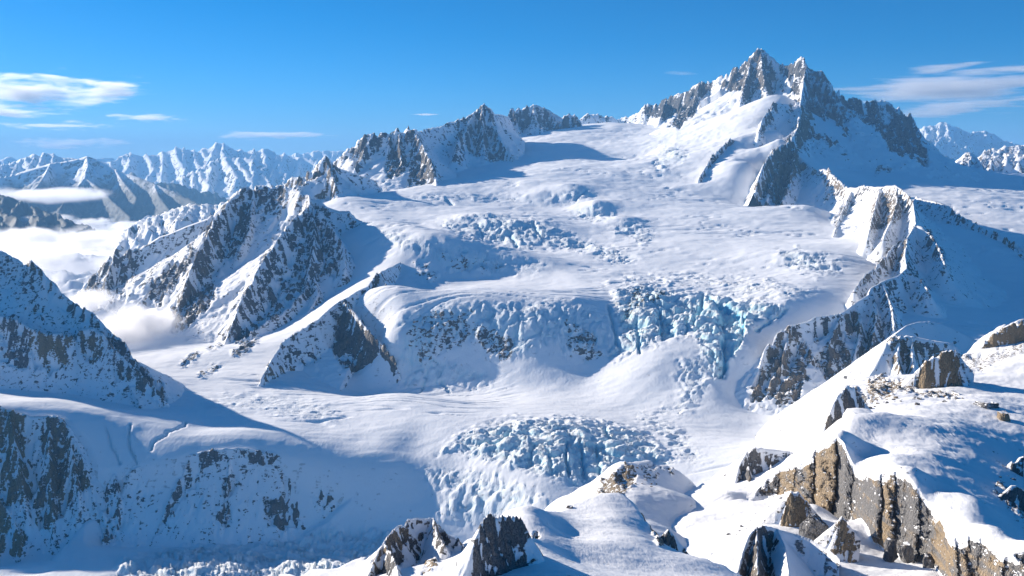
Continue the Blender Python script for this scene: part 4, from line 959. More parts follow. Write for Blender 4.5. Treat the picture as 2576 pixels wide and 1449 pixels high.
BROCK = [  # rock showing through the basin: outline, density, tint, name, label, category
    ([(455, 915), (475, 893), (498, 888), (490, 905), (462, 922)], .66, .1, 'crag', 'lowest lone dark crag on the sunlit apron under the broad dark peak', 'crag'),
    ([(500, 945), (520, 922), (548, 912), (545, 928), (512, 950)], .66, .1, 'crag', 'dark crag on the sunlit apron nearest to the wrinkled crevasse field', 'crag'),
    ([(580, 895), (600, 865), (645, 850), (650, 868), (610, 892)], .72, .1, 'crag', 'largest grey crag on the sunlit apron, left of the small rock pyramid', 'crag'),
    ([(505, 885), (560, 850), (590, 835), (585, 850), (540, 875), (510, 895)], .56, .0, 'crag', 'thin slanting rock streak on the sunlit apron', 'crag'),
    ([(1035, 800), (1110, 775), (1190, 785), (1200, 830), (1150, 880), (1070, 915), (1030, 870)], .36, .1, 'crag', 'faint dark specks of rock in the left half of the shaded ice wall', 'crag'),
    ([(1100, 640), (1180, 650), (1280, 665), (1260, 690), (1150, 685)], .36, .0, 'crag', 'faint rock specks along the shaded blue ice wall', 'crag'),
    ([(1180, 830), (1225, 825), (1275, 845), (1310, 880), (1285, 900), (1235, 905), (1222, 880)], .48, .1, 'crag', 'dark rocks poking through the shaded ice wall', 'crag'),
    ([(1410, 805), (1490, 830), (1520, 890), (1470, 910), (1425, 880)], .47, .1, 'crag', 'speckled round rock knob next to the tall blue icefall', 'crag'),
    ([(1040, 660), (1090, 668), (1110, 700), (1080, 715), (1045, 690)], .42, .0, 'crag', 'dark rocks scattered at the foot of the shaded blue ice wall', 'crag'),
    ([(1590, 735), (1680, 715), (1690, 735), (1650, 765), (1600, 790), (1560, 800), (1570, 770)], .46, .2, 'crag', 'grey rock hump at the upper left corner of the tall blue icefall', 'crag'),
    ([(2200, 415), (2230, 412), (2250, 430), (2240, 440), (2200, 435)], .7, -.2, 'crag', 'small dark crag alone on the shaded right plateau', 'crag'),
]
CREV = [  # line, half width px, depth m, ice
    ([(1768, 742), (1763, 787), (1743, 817)], 7, 16, 1.6), ([(1598, 812), (1604, 850), (1610, 885)], 6, 14, 1.5), ([(1735, 797), (1722, 835)], 6, 12, 1.4), ([(1660, 790), (1667, 850)], 6, 16, 1.7),
    ([(1780, 748), (1803, 764), (1870, 792)], 8, 14, 1.6), ([(1870, 792), (1868, 835), (1855, 870)], 6, 16, 1.6), ([(1818, 850), (1826, 905), (1812, 950)], 8, 20, 1.8), ([(1975, 780), (1940, 805), (1900, 830)], 6, 10, 1.3),
    ([(1429, 1113), (1425, 1153), (1432, 1199)], 6, 14, 1.7), ([(1525, 1076), (1535, 1113)], 5, 10, 1.4), ([(1282, 1083), (1252, 1109), (1205, 1119)], 5, 9, 1.3), ([(1340, 1120), (1335, 1170)], 5, 9, 1.3), ([(1460, 1110), (1470, 1200)], 5, 10, 1.5), ([(1500, 1120), (1512, 1205)], 5, 9, 1.4), ([(1380, 1135), (1390, 1195)], 5, 8, 1.2),
    ([(1280, 590), (1300, 620)], 5, 12, 1.4), ([(1340, 560), (1365, 600)], 5, 12, 1.3), ([(1200, 560), (1215, 600)], 5, 10, 1.3), ([(1470, 480), (1450, 505)], 5, 12, 1.4), ([(1125, 505), (1140, 515)], 5, 12, 1.5),
    ([(330, 1070), (322, 1110), (340, 1150), (345, 1165)], 4, 6, .9), ([(270, 1080), (280, 1120), (305, 1165)], 4, 5, .8), ([(470, 1065), (430, 1085), (395, 1110), (380, 1130)], 4, 6, .9),
    ([(1530, 770), (1545, 830), (1560, 875)], 6, 12, 1.2), ([(1110, 960), (1130, 985)], 4, 6, 1.2), ([(1070, 955), (1060, 985)], 4, 6, 1.2),
]
HOLLOW = [([(1782, 752), (1803, 764), (1868, 794), (1868, 832), (1856, 862), (1828, 907), (1818, 850), (1812, 792)], 17, 1.25), ([(1663, 797), (1698, 817), (1700, 845), (1668, 852)], 12, 1.5),
          ([(1432, 1110), (1490, 1105), (1520, 1150), (1500, 1215), (1465, 1225), (1440, 1190)], 6, 1.15), ([(1320, 1075), (1352, 1180), (1400, 1110)], 3, .9)]
# smooth bumps the survey points are too sparse for
BUMPS = [(1440, 486, 4500, 22, 60), (1500, 520, 4150, 30, 60), (1570, 565, 3800, 22, 60), (1200, 560, 3750, 26, 90), (1320, 590, 3560, 24, 90)]

nuB = int(1.50 * PXR / 1.50 * Q); 
gB = Grid(-0.85, 0.65, np.exp(np.concatenate([np.linspace(math.log(1080), math.log(1560), int(96 * Q), endpoint=False), np.linspace(math.log(1560), math.log(2700), int(290 * Q), endpoint=False), np.linspace(math.log(2700), math.log(9300), int(340 * Q))])), nuB)
X, Y = gB.X, gB.Y
Z = base_z(X, Y).astype(f32)
for bx_, by_, bY, bh_, br_ in BUMPS:
    w_ = P(bx_, by_, bY)
    Z = Z + bh_ * np.exp(-((X - w_[0]) ** 2 + ((Y - w_[1]) * .8) ** 2) / (2 * br_ * br_)).astype(f32)
top = np.full(X.shape, -9e3, f32)
for m_ in MOUNTS:
    if m_['floor'] is None:
        top = np.maximum(top, m_['grid'].sample(X, Y).astype(f32))
px, py = project(X, Y, Z)
# hollow the basin out under the cliffs that stand on it
for poly, dep in (([(-120, 1040), (0, 1040), (150, 1065), (215, 1120), (245, 1250), (190, 1320), (130, 1395), (-120, 1420)], 42), ([(225, 1200), (330, 1190), (480, 1160), (640, 1145), (760, 1180), (870, 1250), (820, 1300), (740, 1350), (520, 1360), (330, 1370), (230, 1360)], 26)):
    Z = Z - (dep * sstep(-22, 30, poly_sd(px, py, poly))).astype(f32)
Sx = np.gradient(Z, axis=1) / np.maximum(np.gradient(X, axis=1), .01); Sy = np.gradient(Z, axis=0) / np.maximum(np.gradient(Y, axis=0), .01)
STEEP = sstep(.22, .62, np.hypot(Sx, Sy))
wob = fbm(px / 24.0, py / 24.0, 3, 300) * 12
ice = np.zeros(X.shape, f32); ids = np.zeros(X.shape, np.int32); dz = np.zeros(X.shape, f32); cav = np.zeros(X.shape, f32)
# general drift relief
sc_ = np.clip(Y / 2200.0, .6, 2.5)
dz += 3.2 * sc_ * fbm(X / 240, Y / 150, 4, 310) + 0.5 * sc_ * fbm(X / 34, Y / 20, 3, 320)
# long transverse crevasses, in sets
gate = sstep(.05, .35, fbm(X / 520 + 3, Y / 330, 2, 315)) * sstep(9000, 5200, Y)
l1 = np.abs(perlin(X / 420 + .25 * perlin(X / 160, Y / 90, 316), Y / 46 + .9 * perlin(X / 260, Y / 200, 317), 318))
dz -= 4.5 * np.minimum(sc_, 1.6) * gate * sstep(.10, .0, l1)
dz += 1.3 * sc_ * np.abs(perlin(X / 130 + .5 * perlin(X / 90, Y / 60, 319), Y / 26, 321))
names_b, parent_b = {0: 'glacier_surface'}, {0: None}
for k, (poly, amt, cell, rel, nm, lab, cat) in enumerate(ICE):
    d = poly_sd(px, py, poly) + wob * .8
    w = sstep(-16, 30, d)
    act = w > 0
    if not act.any():
        continue
    x, y = X[act], Y[act]
    wx = fbm(x / (cell * 1.5), y / (cell * 1.5), 3, 330 + k) * cell * .5
    wy = fbm(x / (cell * 1.5) + 7, y / (cell * 1.5) + 3, 3, 340 + k) * cell * .5
    xs, ys = x + wx, y + wy
    st = STEEP[act]
    def bill(u_, v_, o_, sd_):
        r_ = 0; a_ = 1.0
        for i_ in range(o_):
            r_ = r_ + a_ * np.minimum(np.abs(perlin(u_, v_, sd_ + i_)) * 2.0, 1.0); a_ *= .5; u_ = u_ * 2.1 + 1.7; v_ = v_ * 2.1 - .9
        return r_
    flat_ = bill(xs / (cell * 2.4) + .35 * ys / cell * .3, ys / (cell * .85), 5, 371 + k)
    col_ = bill(xs / (cell * .9), ys / (cell * 1.9), 5, 431 + k)
    bil = flat_ * (1 - st) + col_ * st
    cr1 = np.abs(perlin(xs / (cell * 6.0) + .3 * bil, ys / (cell * 2.2), 391 + k))
    cr2 = np.abs(perlin(xs / (cell * 1.9) + .3 * bil, ys / (cell * 4.5), 401 + k))
    crv = np.maximum(sstep(.06, .0, cr1) * (1 - .6 * st), .9 * sstep(.055, .0, cr2) * st)
    big = fbm(xs / (cell * 3.0), ys / (cell * 3.0), 2, 351 + k)
    lump = .95 * (bil - .8) + .9 * big - .9 * crv
    e2 = np.clip(bil / 1.2, 0, 1)
    dz[act] += (w[act] * rel * .62 * lump).astype(f32)
    iv = amt * (.75 + 1.0 * crv + 1.1 * (1 - e2) ** 1.5)
    ice[act] = np.maximum(ice[act], w[act] * iv)
    ids = np.where(w > .5, k + 1, ids)
    c_ = np.argmin((px - np.mean([q[0] for q in poly])) ** 2 + (py - np.mean([q[1] for q in poly])) ** 2)
    names_b[k + 1] = 'ice_surface'
    parent_b[k + 1] = thing(nm, (float(X.ravel()[c_]), float(Y.ravel()[c_]), float(Z.ravel()[c_])), lab, cat)
rock = np.full(X.shape, .05, f32); tint = np.zeros(X.shape, f32)
n0 = len(ICE)
for k, (poly, dens, tn, nm, lab, cat) in enumerate(BROCK):
    d = poly_sd(px, py, poly) + wob
    w = sstep(-8, 10, d)
    v = .05 + (dens - .05) * w
    rock = np.maximum(rock, v); tint = np.where(w > .3, tn, tint)
    ids = np.where(w > .5, n0 + k + 1, ids)
    c_ = np.argmin((px - np.mean([q[0] for q in poly])) ** 2 + (py - np.mean([q[1] for q in poly])) ** 2)
    names_b[n0 + k + 1] = 'rock_face'
    parent_b[n0 + k + 1] = thing(nm, (float(X.ravel()[c_]), float(Y.ravel()[c_]), float(Z.ravel()[c_])), lab, cat)
    act = w > 0
    x, y = X[act], Y[act]
    lam = 26.0 * np.clip(Y[act].mean() / 1500, .8, 3)
    dz[act] += (w[act] * dens * lam * .62 * (ridged(x / lam, y / lam, 5, 360 + k, .55) - .4)).astype(f32)
# single deep crevasses and blue hollows of the icefalls
for pl, wd, dep, bl in CREV:
    q = resample(pl, 8)
    d = np.full(X.shape, 1e3, f32)
    m = (px > q[:, 0].min() - 40) & (px < q[:, 0].max() + 40) & (py > q[:, 1].min() - 40) & (py < q[:, 1].max() + 40)
    xx, yy = px[m] + wob[m] * .35, py[m] + wob[m] * .25
    dd = np.full(xx.shape, 1e3)
    for a_, b_ in zip(q[:-1], q[1:]):
        ex, ey = b_ - a_
        tt = np.clip(((xx - a_[0]) * ex + (yy - a_[1]) * ey) / (ex * ex + ey * ey + 1e-9), 0, 1)
        dd = np.minimum(dd, np.hypot(xx - a_[0] - tt * ex, yy - a_[1] - tt * ey))
    d[m] = dd
    w = sstep(wd, wd * .25, d)
    dz -= dep * w; ice = np.maximum(ice, bl * w)
for poly, dep, bl in HOLLOW:
    w = sstep(-3, 7, poly_sd(px, py, poly) + wob * .35)
    dz -= dep * w; ice = np.maximum(ice, bl * w * (.8 + .3 * fbm(X / 9, Y / 9, 3, 420)))
gB.Z = (Z + dz).astype(f32)
rock = np.where(rock > .06, rock, 0.05).astype(f32)
mask = np.stack([rock, ice, tint], -1)
keep = fmin(top - gB.Z) < 30.0
px0, py0 = px, py
fi = np.where(fmean((ids > 0).astype(f32)) > .5, np.maximum(ids[:-1, :-1], ids[1:, 1:]), 0) * keep
fi, src = islands(fi)
seen_, nb2, pb2 = set(), {0: 'glacier_surface'}, {0: None}
for k, s_ in enumerate(src):                                # an icefall stays one piece; scattered crags keep their pieces
    if s_ in seen_ and s_ <= n0:
        fi[fi == k + 1] = 0
        continue
    seen_.add(s_)
    nb2[k + 1], pb2[k + 1] = names_b[s_], parent_b[s_]
for s_, o in list(parent_b.items()):
    if s_ and s_ not in seen_:
        bpy.data.objects.remove(o)
names_b, parent_b = nb2, pb2
res = emit_grid(gB, mask, fi, keep, names_b, MAT['ice'], parent_b)
for k, o in res:
    if k == 0:
        props(o, 'wide snow covered glacier filling the basin between the peaks', None, None, 'structure')
print('basin', round(time.time() - T0, 1), 's', TRIS[0], 'tris')

# valley floor out to the horizon
co = []; r_ = [200, 900, 3000, 9000, 15000, 25000, 45000, 90000, 180000]
n_ = 48
for r in r_:
    for k in range(n_):
        a = 2 * math.pi * k / n_
        co.append((r * math.sin(a), r * math.cos(a), -1700.0))
q_ = [(i * n_ + k, i * n_ + (k + 1) % n_, (i + 1) * n_ + (k + 1) % n_, (i + 1) * n_ + k) for i in range(len(r_) - 1) for k in range(n_)]
vm = np.zeros((len(co), 3), f32)
o = mesh_np('valley_ground', np.array(co), np.array(q_), MAT['wood'], vm)
props(o, None, None, None, 'structure')
# ------------------------------------------------------------------ foreground snow benches
FORE = []
LIPS = [(1995, 1152), (2040, 1141), (2078, 1106), (2110, 1099), (2132, 1106), (2150, 1158), (2180, 1164), (2212, 1170), (2230, 1178), (2265, 1184), (2290, 1190), (2314, 1200), (2330, 1242), (2365, 1256), (2400, 1274), (2430, 1318), (2470, 1336), (2530, 1356), (2600, 1386)]
FEET = [(1995, 1240), (2040, 1262), (2081, 1290), (2134, 1308), (2180, 1304), (2215, 1310), (2240, 1366), (2300, 1376), (2330, 1400), (2400, 1396), (2425, 1440), (2470, 1500), (2530, 1505), (2600, 1505)]
def bench(name, label, cat, pts, edge, px0, px1, Y0, Y1, rocks=(), c=7.0, row=2.1, col=1.6, drift=1.0, fall=1.15, floor=260.0, seed=0, smooth=.00008, cliff=None, foot=(), columns=()):
    if cliff:
        cl_ = np.array(cliff, float)
        def shelf(lst, d0, d1):
            out = []
            for x_, y_ in lst:
                yc_ = float(np.interp(x_, cl_[:, 0], cl_[:, 1]))
                a_ = P(x_, y_, yc_)
                out += [(a_[0] / a_[1] * (yc_ + k_), yc_ + k_, a_[2] + .06 * k_) for k_ in (d0, d1)]
            return out
        top_w, foot_w = shelf(LIPS, -4.5, 3.5), shelf(FEET, -3.5, 4.5)
    w = [P(*q) for q in pts] + [P(*q) for q in edge]
    if cliff:
        w += top_w
    e = np.array(edge, float)
    eu = (e[:, 0] - CX) / FPX
    # the slope that falls away out of sight behind the edge
    surf = MQ(w, c, smooth)
    u0, u1 = (px0 - CX) / FPX, (px1 - CX) / FPX
    nu = int((u1 - u0) * PXR / col * Q); ny = int(math.log(Y1 / Y0) * PXR / row * Q)
    g = Grid(u0, u1, np.exp(np.linspace(math.log(Y0), math.log(Y1), ny)), nu)
    gc = Grid(u0, u1, np.exp(np.linspace(math.log(Y0), math.log(Y1), max(40, ny // 3))), max(40, nu // 3))
    gc.Z = surf(gc.X, gc.Y).astype(f32)
    e = np.array(edge, float)
    wall = np.zeros(g.X.shape, f32); colid = np.zeros(g.X.shape, np.int32); coltint = np.zeros(g.X.shape, f32)
    if cliff:
        low = MQ([P(*q) for q in foot] + foot_w, c, smooth)
        gl = Grid(u0, u1, gc.Yr, len(gc.u))
        gl.Z = low(gl.X, gl.Y).astype(f32)
        cl = np.array(cliff, float)
        pxu = g.u * FPX + CX
        Yc = np.interp(pxu, cl[:, 0], cl[:, 1]) + .5 * perlin(g.u * 90, g.u * 0, 505)
        fw = np.zeros(nu); td = np.zeros(nu); ck = np.zeros(nu); ci = np.zeros(nu, int); ct = np.zeros(nu)
        for k, (c0, c1, a_, b_, tn) in enumerate(columns):
            tt = (pxu - c0) / (c1 - c0)
            m = (tt >= 0) & (tt < 1)
            fw[m] = a_ * (1 - np.abs(2 * tt[m] - 1) ** 5); ck[m] = sstep(.86, 1.0, np.abs(2 * tt[m] - 1)); td[m] = b_; ci[m] = k + 1; ct[m] = tn
        n2 = 84; n1 = int((ny - n2) * .42); n3 = ny - n1 - n2
        Ya, Yb = Yc - 2.2, Yc + 2.2
        r1 = np.linspace(0, 1, n1, endpoint=False)[:, None]; r2 = np.linspace(0, 1, n2, endpoint=False)[:, None]; r3 = np.linspace(0, 1, n3)[:, None]
        g.Y = np.concatenate([Y0 * (Ya / Y0)[None] ** r1, Ya[None] + (Yb - Ya)[None] * r2, Yb[None] * (Y1 / Yb)[None] ** r3]).astype(f32)
        g.X = (g.u[None] * g.Y).astype(f32)
        Zt = gc.sample(g.X, g.Y); Zl = gl.sample(g.X, g.Y)
        zt = gc.sample(g.u * Yb, Yb); zl = np.minimum(gl.sample(g.u * Ya, Ya), zt)
        Z = np.concatenate([np.minimum(Zl, Zt + 0 * Zl)[:n1] if False else Zl[:n1], (zl[None] + (zt - zl)[None] * r2), Zt[n1 + n2:]]).astype(f32)
        hgt = (zt - zl)
        wz = slice(n1, n1 + n2)
        env = np.minimum(1, 4.5 * np.minimum(r2 + .06, 1.02 - r2)) * sstep(.8, 3, hgt)[None]
        xx, zz = g.X[wz], Z[wz] + 0 * r2
        wx = xx + .5 * fbm(xx / 3.0, zz / 3.0, 2, 506)
        f1, f2, cv = worley(wx / 1.9, zz / 3.4 + .2 * perlin(xx, zz, 3), 507)
        h1, h2, hv = worley(wx / .8, zz / 1.3, 508)
        disp = fw[None] - 2.2 * ck[None] + 2.5 * (cv - .5) - 1.1 * sstep(.2, .0, f2 - f1) + .9 * (hv - .5) - .4 * sstep(.18, 0, h2 - h1) + 2.2 * (ridged(wx / 2.6, zz / 11.0, 3, 509) - .6) + .22 * fbm(xx / .5, zz / .7, 3, 511)
        g.Y[wz] -= (env * disp).astype(f32)
        below = (zt[None] - zz)                                # metres under the lip
        lip = td[None] + .9 + 1.3 * fbm(xx / 3.5, zz / 9.0, 3, 512)
        rk_ = sstep(-.15, .35, below - lip) * sstep(.8, 2.4, hgt)[None] * sstep(0, .6, zz - zl[None] - .5 - 1.2 * np.abs(perlin(xx / 2.5, xx * 0, 513)))
        wall[wz] = rk_
        colid[wz] = np.where(rk_ > .02, ci[None], 0); coltint[wz] = ct[None] + .9 * fbm(xx / 2.2, zz / 3.0, 3, 514)
        X, Y = g.X, g.Y
        g.sample = lambda x, y, fill=-9e3, g=g: np.array([np.interp(yy, g.Y[:, jj], g.Z[:, jj]) if 0 <= jj < nu else fill for yy, jj in zip(np.ravel(y), np.round((np.ravel(x / np.maximum(y, 1)) - g.u[0]) / (g.u[1] - g.u[0])).astype(int))])
    else:
        X, Y = g.X, g.Y
        Z = gc.sample(X, Y, -50.0).astype(f32)
    jit = 3.5 * perlin(g.u * 60 + seed, g.u * 0 + 1.5, 500 + seed)
    Ye = np.interp(g.u, eu, e[:, 2])[None, :] + jit[None, :]
    over = np.maximum(Y - Ye, 0)
    r0 = 9.0
    Z = Z - (fall * (np.sqrt(over * over + r0 * r0) - r0)).astype(f32)
    px, py = project(X, Y, Z)
    s_ = np.sqrt(np.clip(Y / 200.0, .5, 4))
    dr = drift * s_ * (.9 * fbm(X / 26 + seed, Y / 15, 4, 510 + seed) + .16 * (1 - np.abs(perlin(X / 3.4 + .4 * perlin(X / 9, Y / 9, 5), Y / 1.5, 520))) + .10 * fbm(X / 2.2, Y / 1.2, 3, 522))
    rock = np.full(X.shape, .06, f32); tint = np.full(X.shape, .4, f32); ids = np.zeros(X.shape, np.int32)
    wob = fbm(px / 16.0, py / 16.0, 3, 530 + seed) * 9
    for k, r in enumerate(rocks):
        d = poly_sd(px, py, r[0]) + wob
        w_ = sstep(-6, 6, d)
        rock = np.maximum(rock, .06 + (r[1] - .06) * w_); tint = np.where(w_ > .3, r[2], tint)
        ids = np.where(w_ > .5, k + 1, ids)
    dr = dr * (1 - .8 * (wall > 0))
    rock = np.maximum(rock, .66 * wall); tint = np.where(wall > 0, coltint, tint)
    ids = np.where(colid > 0, 100 + colid, ids)
    am = sstep(.25, .6, rock) * (wall <= 0)
    lam = 9.0 * s_
    dr = dr + am * s_ * 3.2 * (ridged(X / lam, Y / lam, 5, 540 + seed, .55) - .5)
    g.Z = (Z + dr).astype(f32)
    keep = fmax(g.Z) > -floor
    keep &= fmax(over) < 150
    mask = np.stack([rock, np.zeros_like(rock), tint], -1)
    fi = np.where(fmean((ids > 0).astype(f32)) > .5, np.maximum(ids[:-1, :-1], ids[1:, 1:]), 0) * keep
    fi, src = islands(fi)
    p = P(*edge[len(edge) // 2])
    par = thing(name, p, label, cat)
    names = {0: 'snow_cover'}
    pars = {0: par}
    cp = None
    for k, s1 in enumerate(src):
        names[k + 1] = 'rock_face'; pars[k + 1] = par
        if s1 > 100:
            if cp is None:
                cp = thing('columnar_cliff', P(2220, 1360, 256), 'tall cliff of tan and grey rock columns under the snow shelf', 'cliff')
            names[k + 1] = 'rock_column'; pars[k + 1] = cp
    t0_ = TRIS[0]
    emit_grid(g, mask, fi, keep, names, MAT['fore'], pars)
    TRI_LOG.append((name, TRIS[0] - t0_, g.X.shape))
    FORE.append(g)

bench('snow_mound', 'smooth wind drifted snow mound with a curled crest at the bottom edge', 'snow mound',
    [(1000, 1440, 155), (1100, 1430, 152), (1170, 1430, 150), (900, 1445, 165), (1359, 1303, 168), (1349, 1359, 150), (1302, 1409, 139), (1265, 1446, 131), (1400, 1330, 172), (1450, 1305, 186), (1500, 1302, 186), (1560, 1302, 187), (1610, 1350, 174),
     (1500, 1360, 165), (1420, 1400, 150), (1500, 1440, 140), (1650, 1420, 158), (1750, 1452, 155), (1850, 1500, 145), (1200, 1490, 125), (1500, 1520, 118), (900, 1510, 140), (1430, 1350, 166)],
    [(640, 1480, 160), (740, 1447, 165), (800, 1430, 170), (860, 1416, 175), (930, 1408, 178), (1050, 1398, 176), (1150, 1387, 172), (1200, 1360, 170), (1240, 1318, 172), (1295, 1281, 176), (1332, 1273, 178), (1379, 1288, 181), (1419, 1290, 190), (1492, 1256, 200), (1529, 1244, 203), (1582, 1263, 200), (1635, 1306, 192), (1659, 1350, 183), (1712, 1386, 175), (1767, 1400, 170), (1860, 1444, 165), (1960, 1490, 158)],
    640, 1950, 105, 300, seed=1, drift=.55, c=5.0, row=2.5, col=1.8,
    rocks=[([(1602, 1278), (1635, 1306), (1660, 1350), (1668, 1372), (1650, 1368), (1640, 1330), (1618, 1300)], .62, .5),
           ([(1332, 1345), (1352, 1336), (1358, 1350), (1340, 1368), (1330, 1365)], .6, .8),
           ([(1062, 1440), (1075, 1412), (1088, 1408), (1098, 1420), (1080, 1440)], .56, .8)])

bench('snow_peak', 'small sunlit snow peak with a brown rock face on its right side', 'peak',
    [(1500, 1250, 318), (1560, 1245, 308), (1600, 1245, 308), (1640, 1228, 322), (1700, 1238, 330), (1560, 1290, 288), (1660, 1295, 300), (1450, 1290, 300), (1750, 1270, 315), (1400, 1330, 290), (1600, 1340, 260), (1700, 1345, 272), (1790, 1400, 285), (1790, 1335, 310), (1790, 1460, 250)],
    [(1330, 1312, 326), (1379, 1286, 330), (1440, 1252, 333), (1495, 1219, 335), (1529, 1188, 338), (1569, 1163, 340), (1592, 1173, 338), (1608, 1168, 345), (1642, 1163, 352), (1672, 1179, 350), (1712, 1190, 350), (1750, 1225, 350), (1800, 1290, 345)],
    1330, 1780, 235, 470, seed=2, drift=.8,
    rocks=[([(1496, 1249), (1520, 1212), (1550, 1185), (1572, 1165), (1592, 1175), (1603, 1200), (1580, 1235), (1555, 1250), (1540, 1245), (1520, 1256)], .66, .55),
           ([(1605, 1170), (1645, 1163), (1660, 1180), (1650, 1225), (1625, 1210)], .42, .3),
           ([(1640, 1165), (1690, 1180), (1712, 1192), (1690, 1195), (1655, 1180)], .5, .2)])

bench('cliff_bench', 'sunlit snow slope and drifted snow shelf above the tall columnar cliff', 'snow slope',
    [(2400, 960, 480), (2500, 930, 510), (2576, 900, 540), (2660, 880, 560), (2350, 1000, 425), (2250, 1020, 395), (2500, 1012, 402), (2576, 1045, 380), (2400, 1062, 345), (2660, 1060, 385),
     (2125, 1048, 330), (2200, 1038, 338), (2240, 1078, 320), (2160, 1110, 310), (2220, 1165, 275), (2290, 1180, 266), (2330, 1222, 250), (2380, 1235, 247), (2450, 1250, 242), (2420, 1180, 280), (2500, 1130, 318), (2320, 1130, 290), (2576, 1185, 308),
     (2576, 1262, 268), (2480, 1320, 226), (2576, 1350, 236), (2640, 1300, 262), (2560, 1440, 196), (2640, 1440, 204), (2850, 1060, 410), (2850, 1260, 310), (2900, 1440, 230), (2850, 900, 600),
     (1930, 1340, 256), (1900, 1300, 290), (1850, 1250, 318), (1750, 1350, 275), (1850, 1400, 245), (1750, 1275, 315), (1720, 1400, 255), (1900, 1449, 225), (1800, 1449, 228), (1960, 1262, 305), (1900, 1262, 318), (1650, 1320, 300), (1560, 1370, 288), (1500, 1410, 278), (2020, 1128, 345), (2060, 1110, 342), (2000, 1150, 338)],
    [(1440, 1380, 300), (1540, 1330, 312), (1600, 1290, 320), (1660, 1268, 325), (1717, 1246, 332), (1767, 1226, 340), (1817, 1206, 347), (1857, 1196, 350), (1930, 1170, 352), (1990, 1150, 352), (2040, 1135, 350), (2068, 1110, 362), (2087, 1060, 400), (2096, 1022, 432), (2120, 990, 462), (2138, 974, 482), (2197, 950, 530), (2268, 950, 572), (2320, 968, 598), (2370, 965, 602), (2412, 935, 622), (2445, 893, 655), (2500, 835, 682), (2576, 806, 700), (2680, 790, 720), (2960, 780, 730)],
    1480, 2960, 165, 800, seed=3, drift=.8, c=6.0, row=2.3, col=1.75,
    columns=[(1990, 2031, .8, .5, .7), (2031, 2081, 2.4, 1.5, .5), (2081, 2136, 4.2, .2, .95), (2136, 2182, 1.8, .6, -.3), (2182, 2218, .6, 1.6, .1), (2220, 2258, 3.6, .2, .1), (2258, 2292, 4.4, .5, .6), (2292, 2319, 3.0, 1.2, -.1),
             (2320, 2358, 3.6, .1, .0), (2358, 2400, 2.6, .8, -.2), (2400, 2419, 1.0, 2, .5), (2421, 2468, 3.6, .2, .6), (2468, 2500, 3, .8, .3), (2500, 2530, 2, 1, .1), (2530, 2610, 1.5, .4, .3)],
    cliff=[(1600, 300), (1960, 322), (1995, 318), (2040, 308), (2081, 302), (2136, 294), (2160, 287), (2195, 280), (2240, 264), (2305, 257), (2340, 249), (2390, 243), (2450, 217), (2530, 210), (2600, 200), (2680, 195)],
    foot=[(2060, 1275, 288), (2000, 1345, 262), (2050, 1385, 252), (1980, 1425, 232), (1930, 1340, 256), (1900, 1300, 290), (1850, 1250, 318), (1750, 1350, 275), (1850, 1400, 245), (1750, 1275, 315), (1720, 1400, 255), (1900, 1449, 225), (1800, 1449, 228), (1960, 1262, 305), (1900, 1262, 318), (1650, 1320, 300), (1560, 1370, 288), (1500, 1410, 278), (2200, 1420, 236), (2350, 1449, 224), (2150, 1405, 240), (2250, 1480, 215), (2460, 1510, 203), (2540, 1510, 198), (2620, 1500, 190), (2100, 1450, 222), (2280, 1420, 235), (1995, 1240, 312), (2350, 1520, 200), (2680, 1500, 185)],
    rocks=[([(2120, 985), (2145, 972), (2165, 985), (2190, 1000), (2180, 1020), (2140, 1035), (2110, 1040), (2100, 1030)], .60, .2),
           ([(2180, 960), (2215, 945), (2260, 955), (2320, 980), (2360, 985), (2420, 985), (2400, 1005), (2330, 1000), (2260, 985), (2225, 1005), (2190, 1015)], .60, .75),
           ([(2400, 900), (2440, 890), (2480, 895), (2540, 870), (2600, 850), (2590, 880), (2500, 920), (2420, 950), (2390, 945)], .46, .4),
           ([(2505, 1200), (2540, 1225), (2600, 1240), (2600, 1320), (2560, 1310), (2530, 1275), (2500, 1240)], .5, .2),
           ([(2500, 835), (2560, 805), (2700, 790), (2700, 850), (2545, 850), (2510, 880)], .44, .5)])

# ------------------------------------------------------------------ crags and boulders
def noise3(p, s, seed, octv=3):
    x, y, z = p[:, 0] * s, p[:, 1] * s, p[:, 2] * s
    return (fbm(x + 3.1, y + z * .37, octv, seed) + fbm(y - 1.7, z + x * .41, octv, seed + 7) + fbm(z + 5.3, x + y * .29, octv, seed + 13)) * .58

import bmesh
_ICO = {}
def ico(sub):
    if sub not in _ICO:
        bm = bmesh.new()
        bmesh.ops.create_icosphere(bm, subdivisions=sub, radius=1.0)
        bm.verts.ensure_lookup_table()
        v = np.array([q.co[:] for q in bm.verts], f32)
        f = np.array([[q.index for q in fc.verts] for fc in bm.faces], np.int32)
        bm.free()
        _ICO[sub] = (v, f)
    return _ICO[sub]

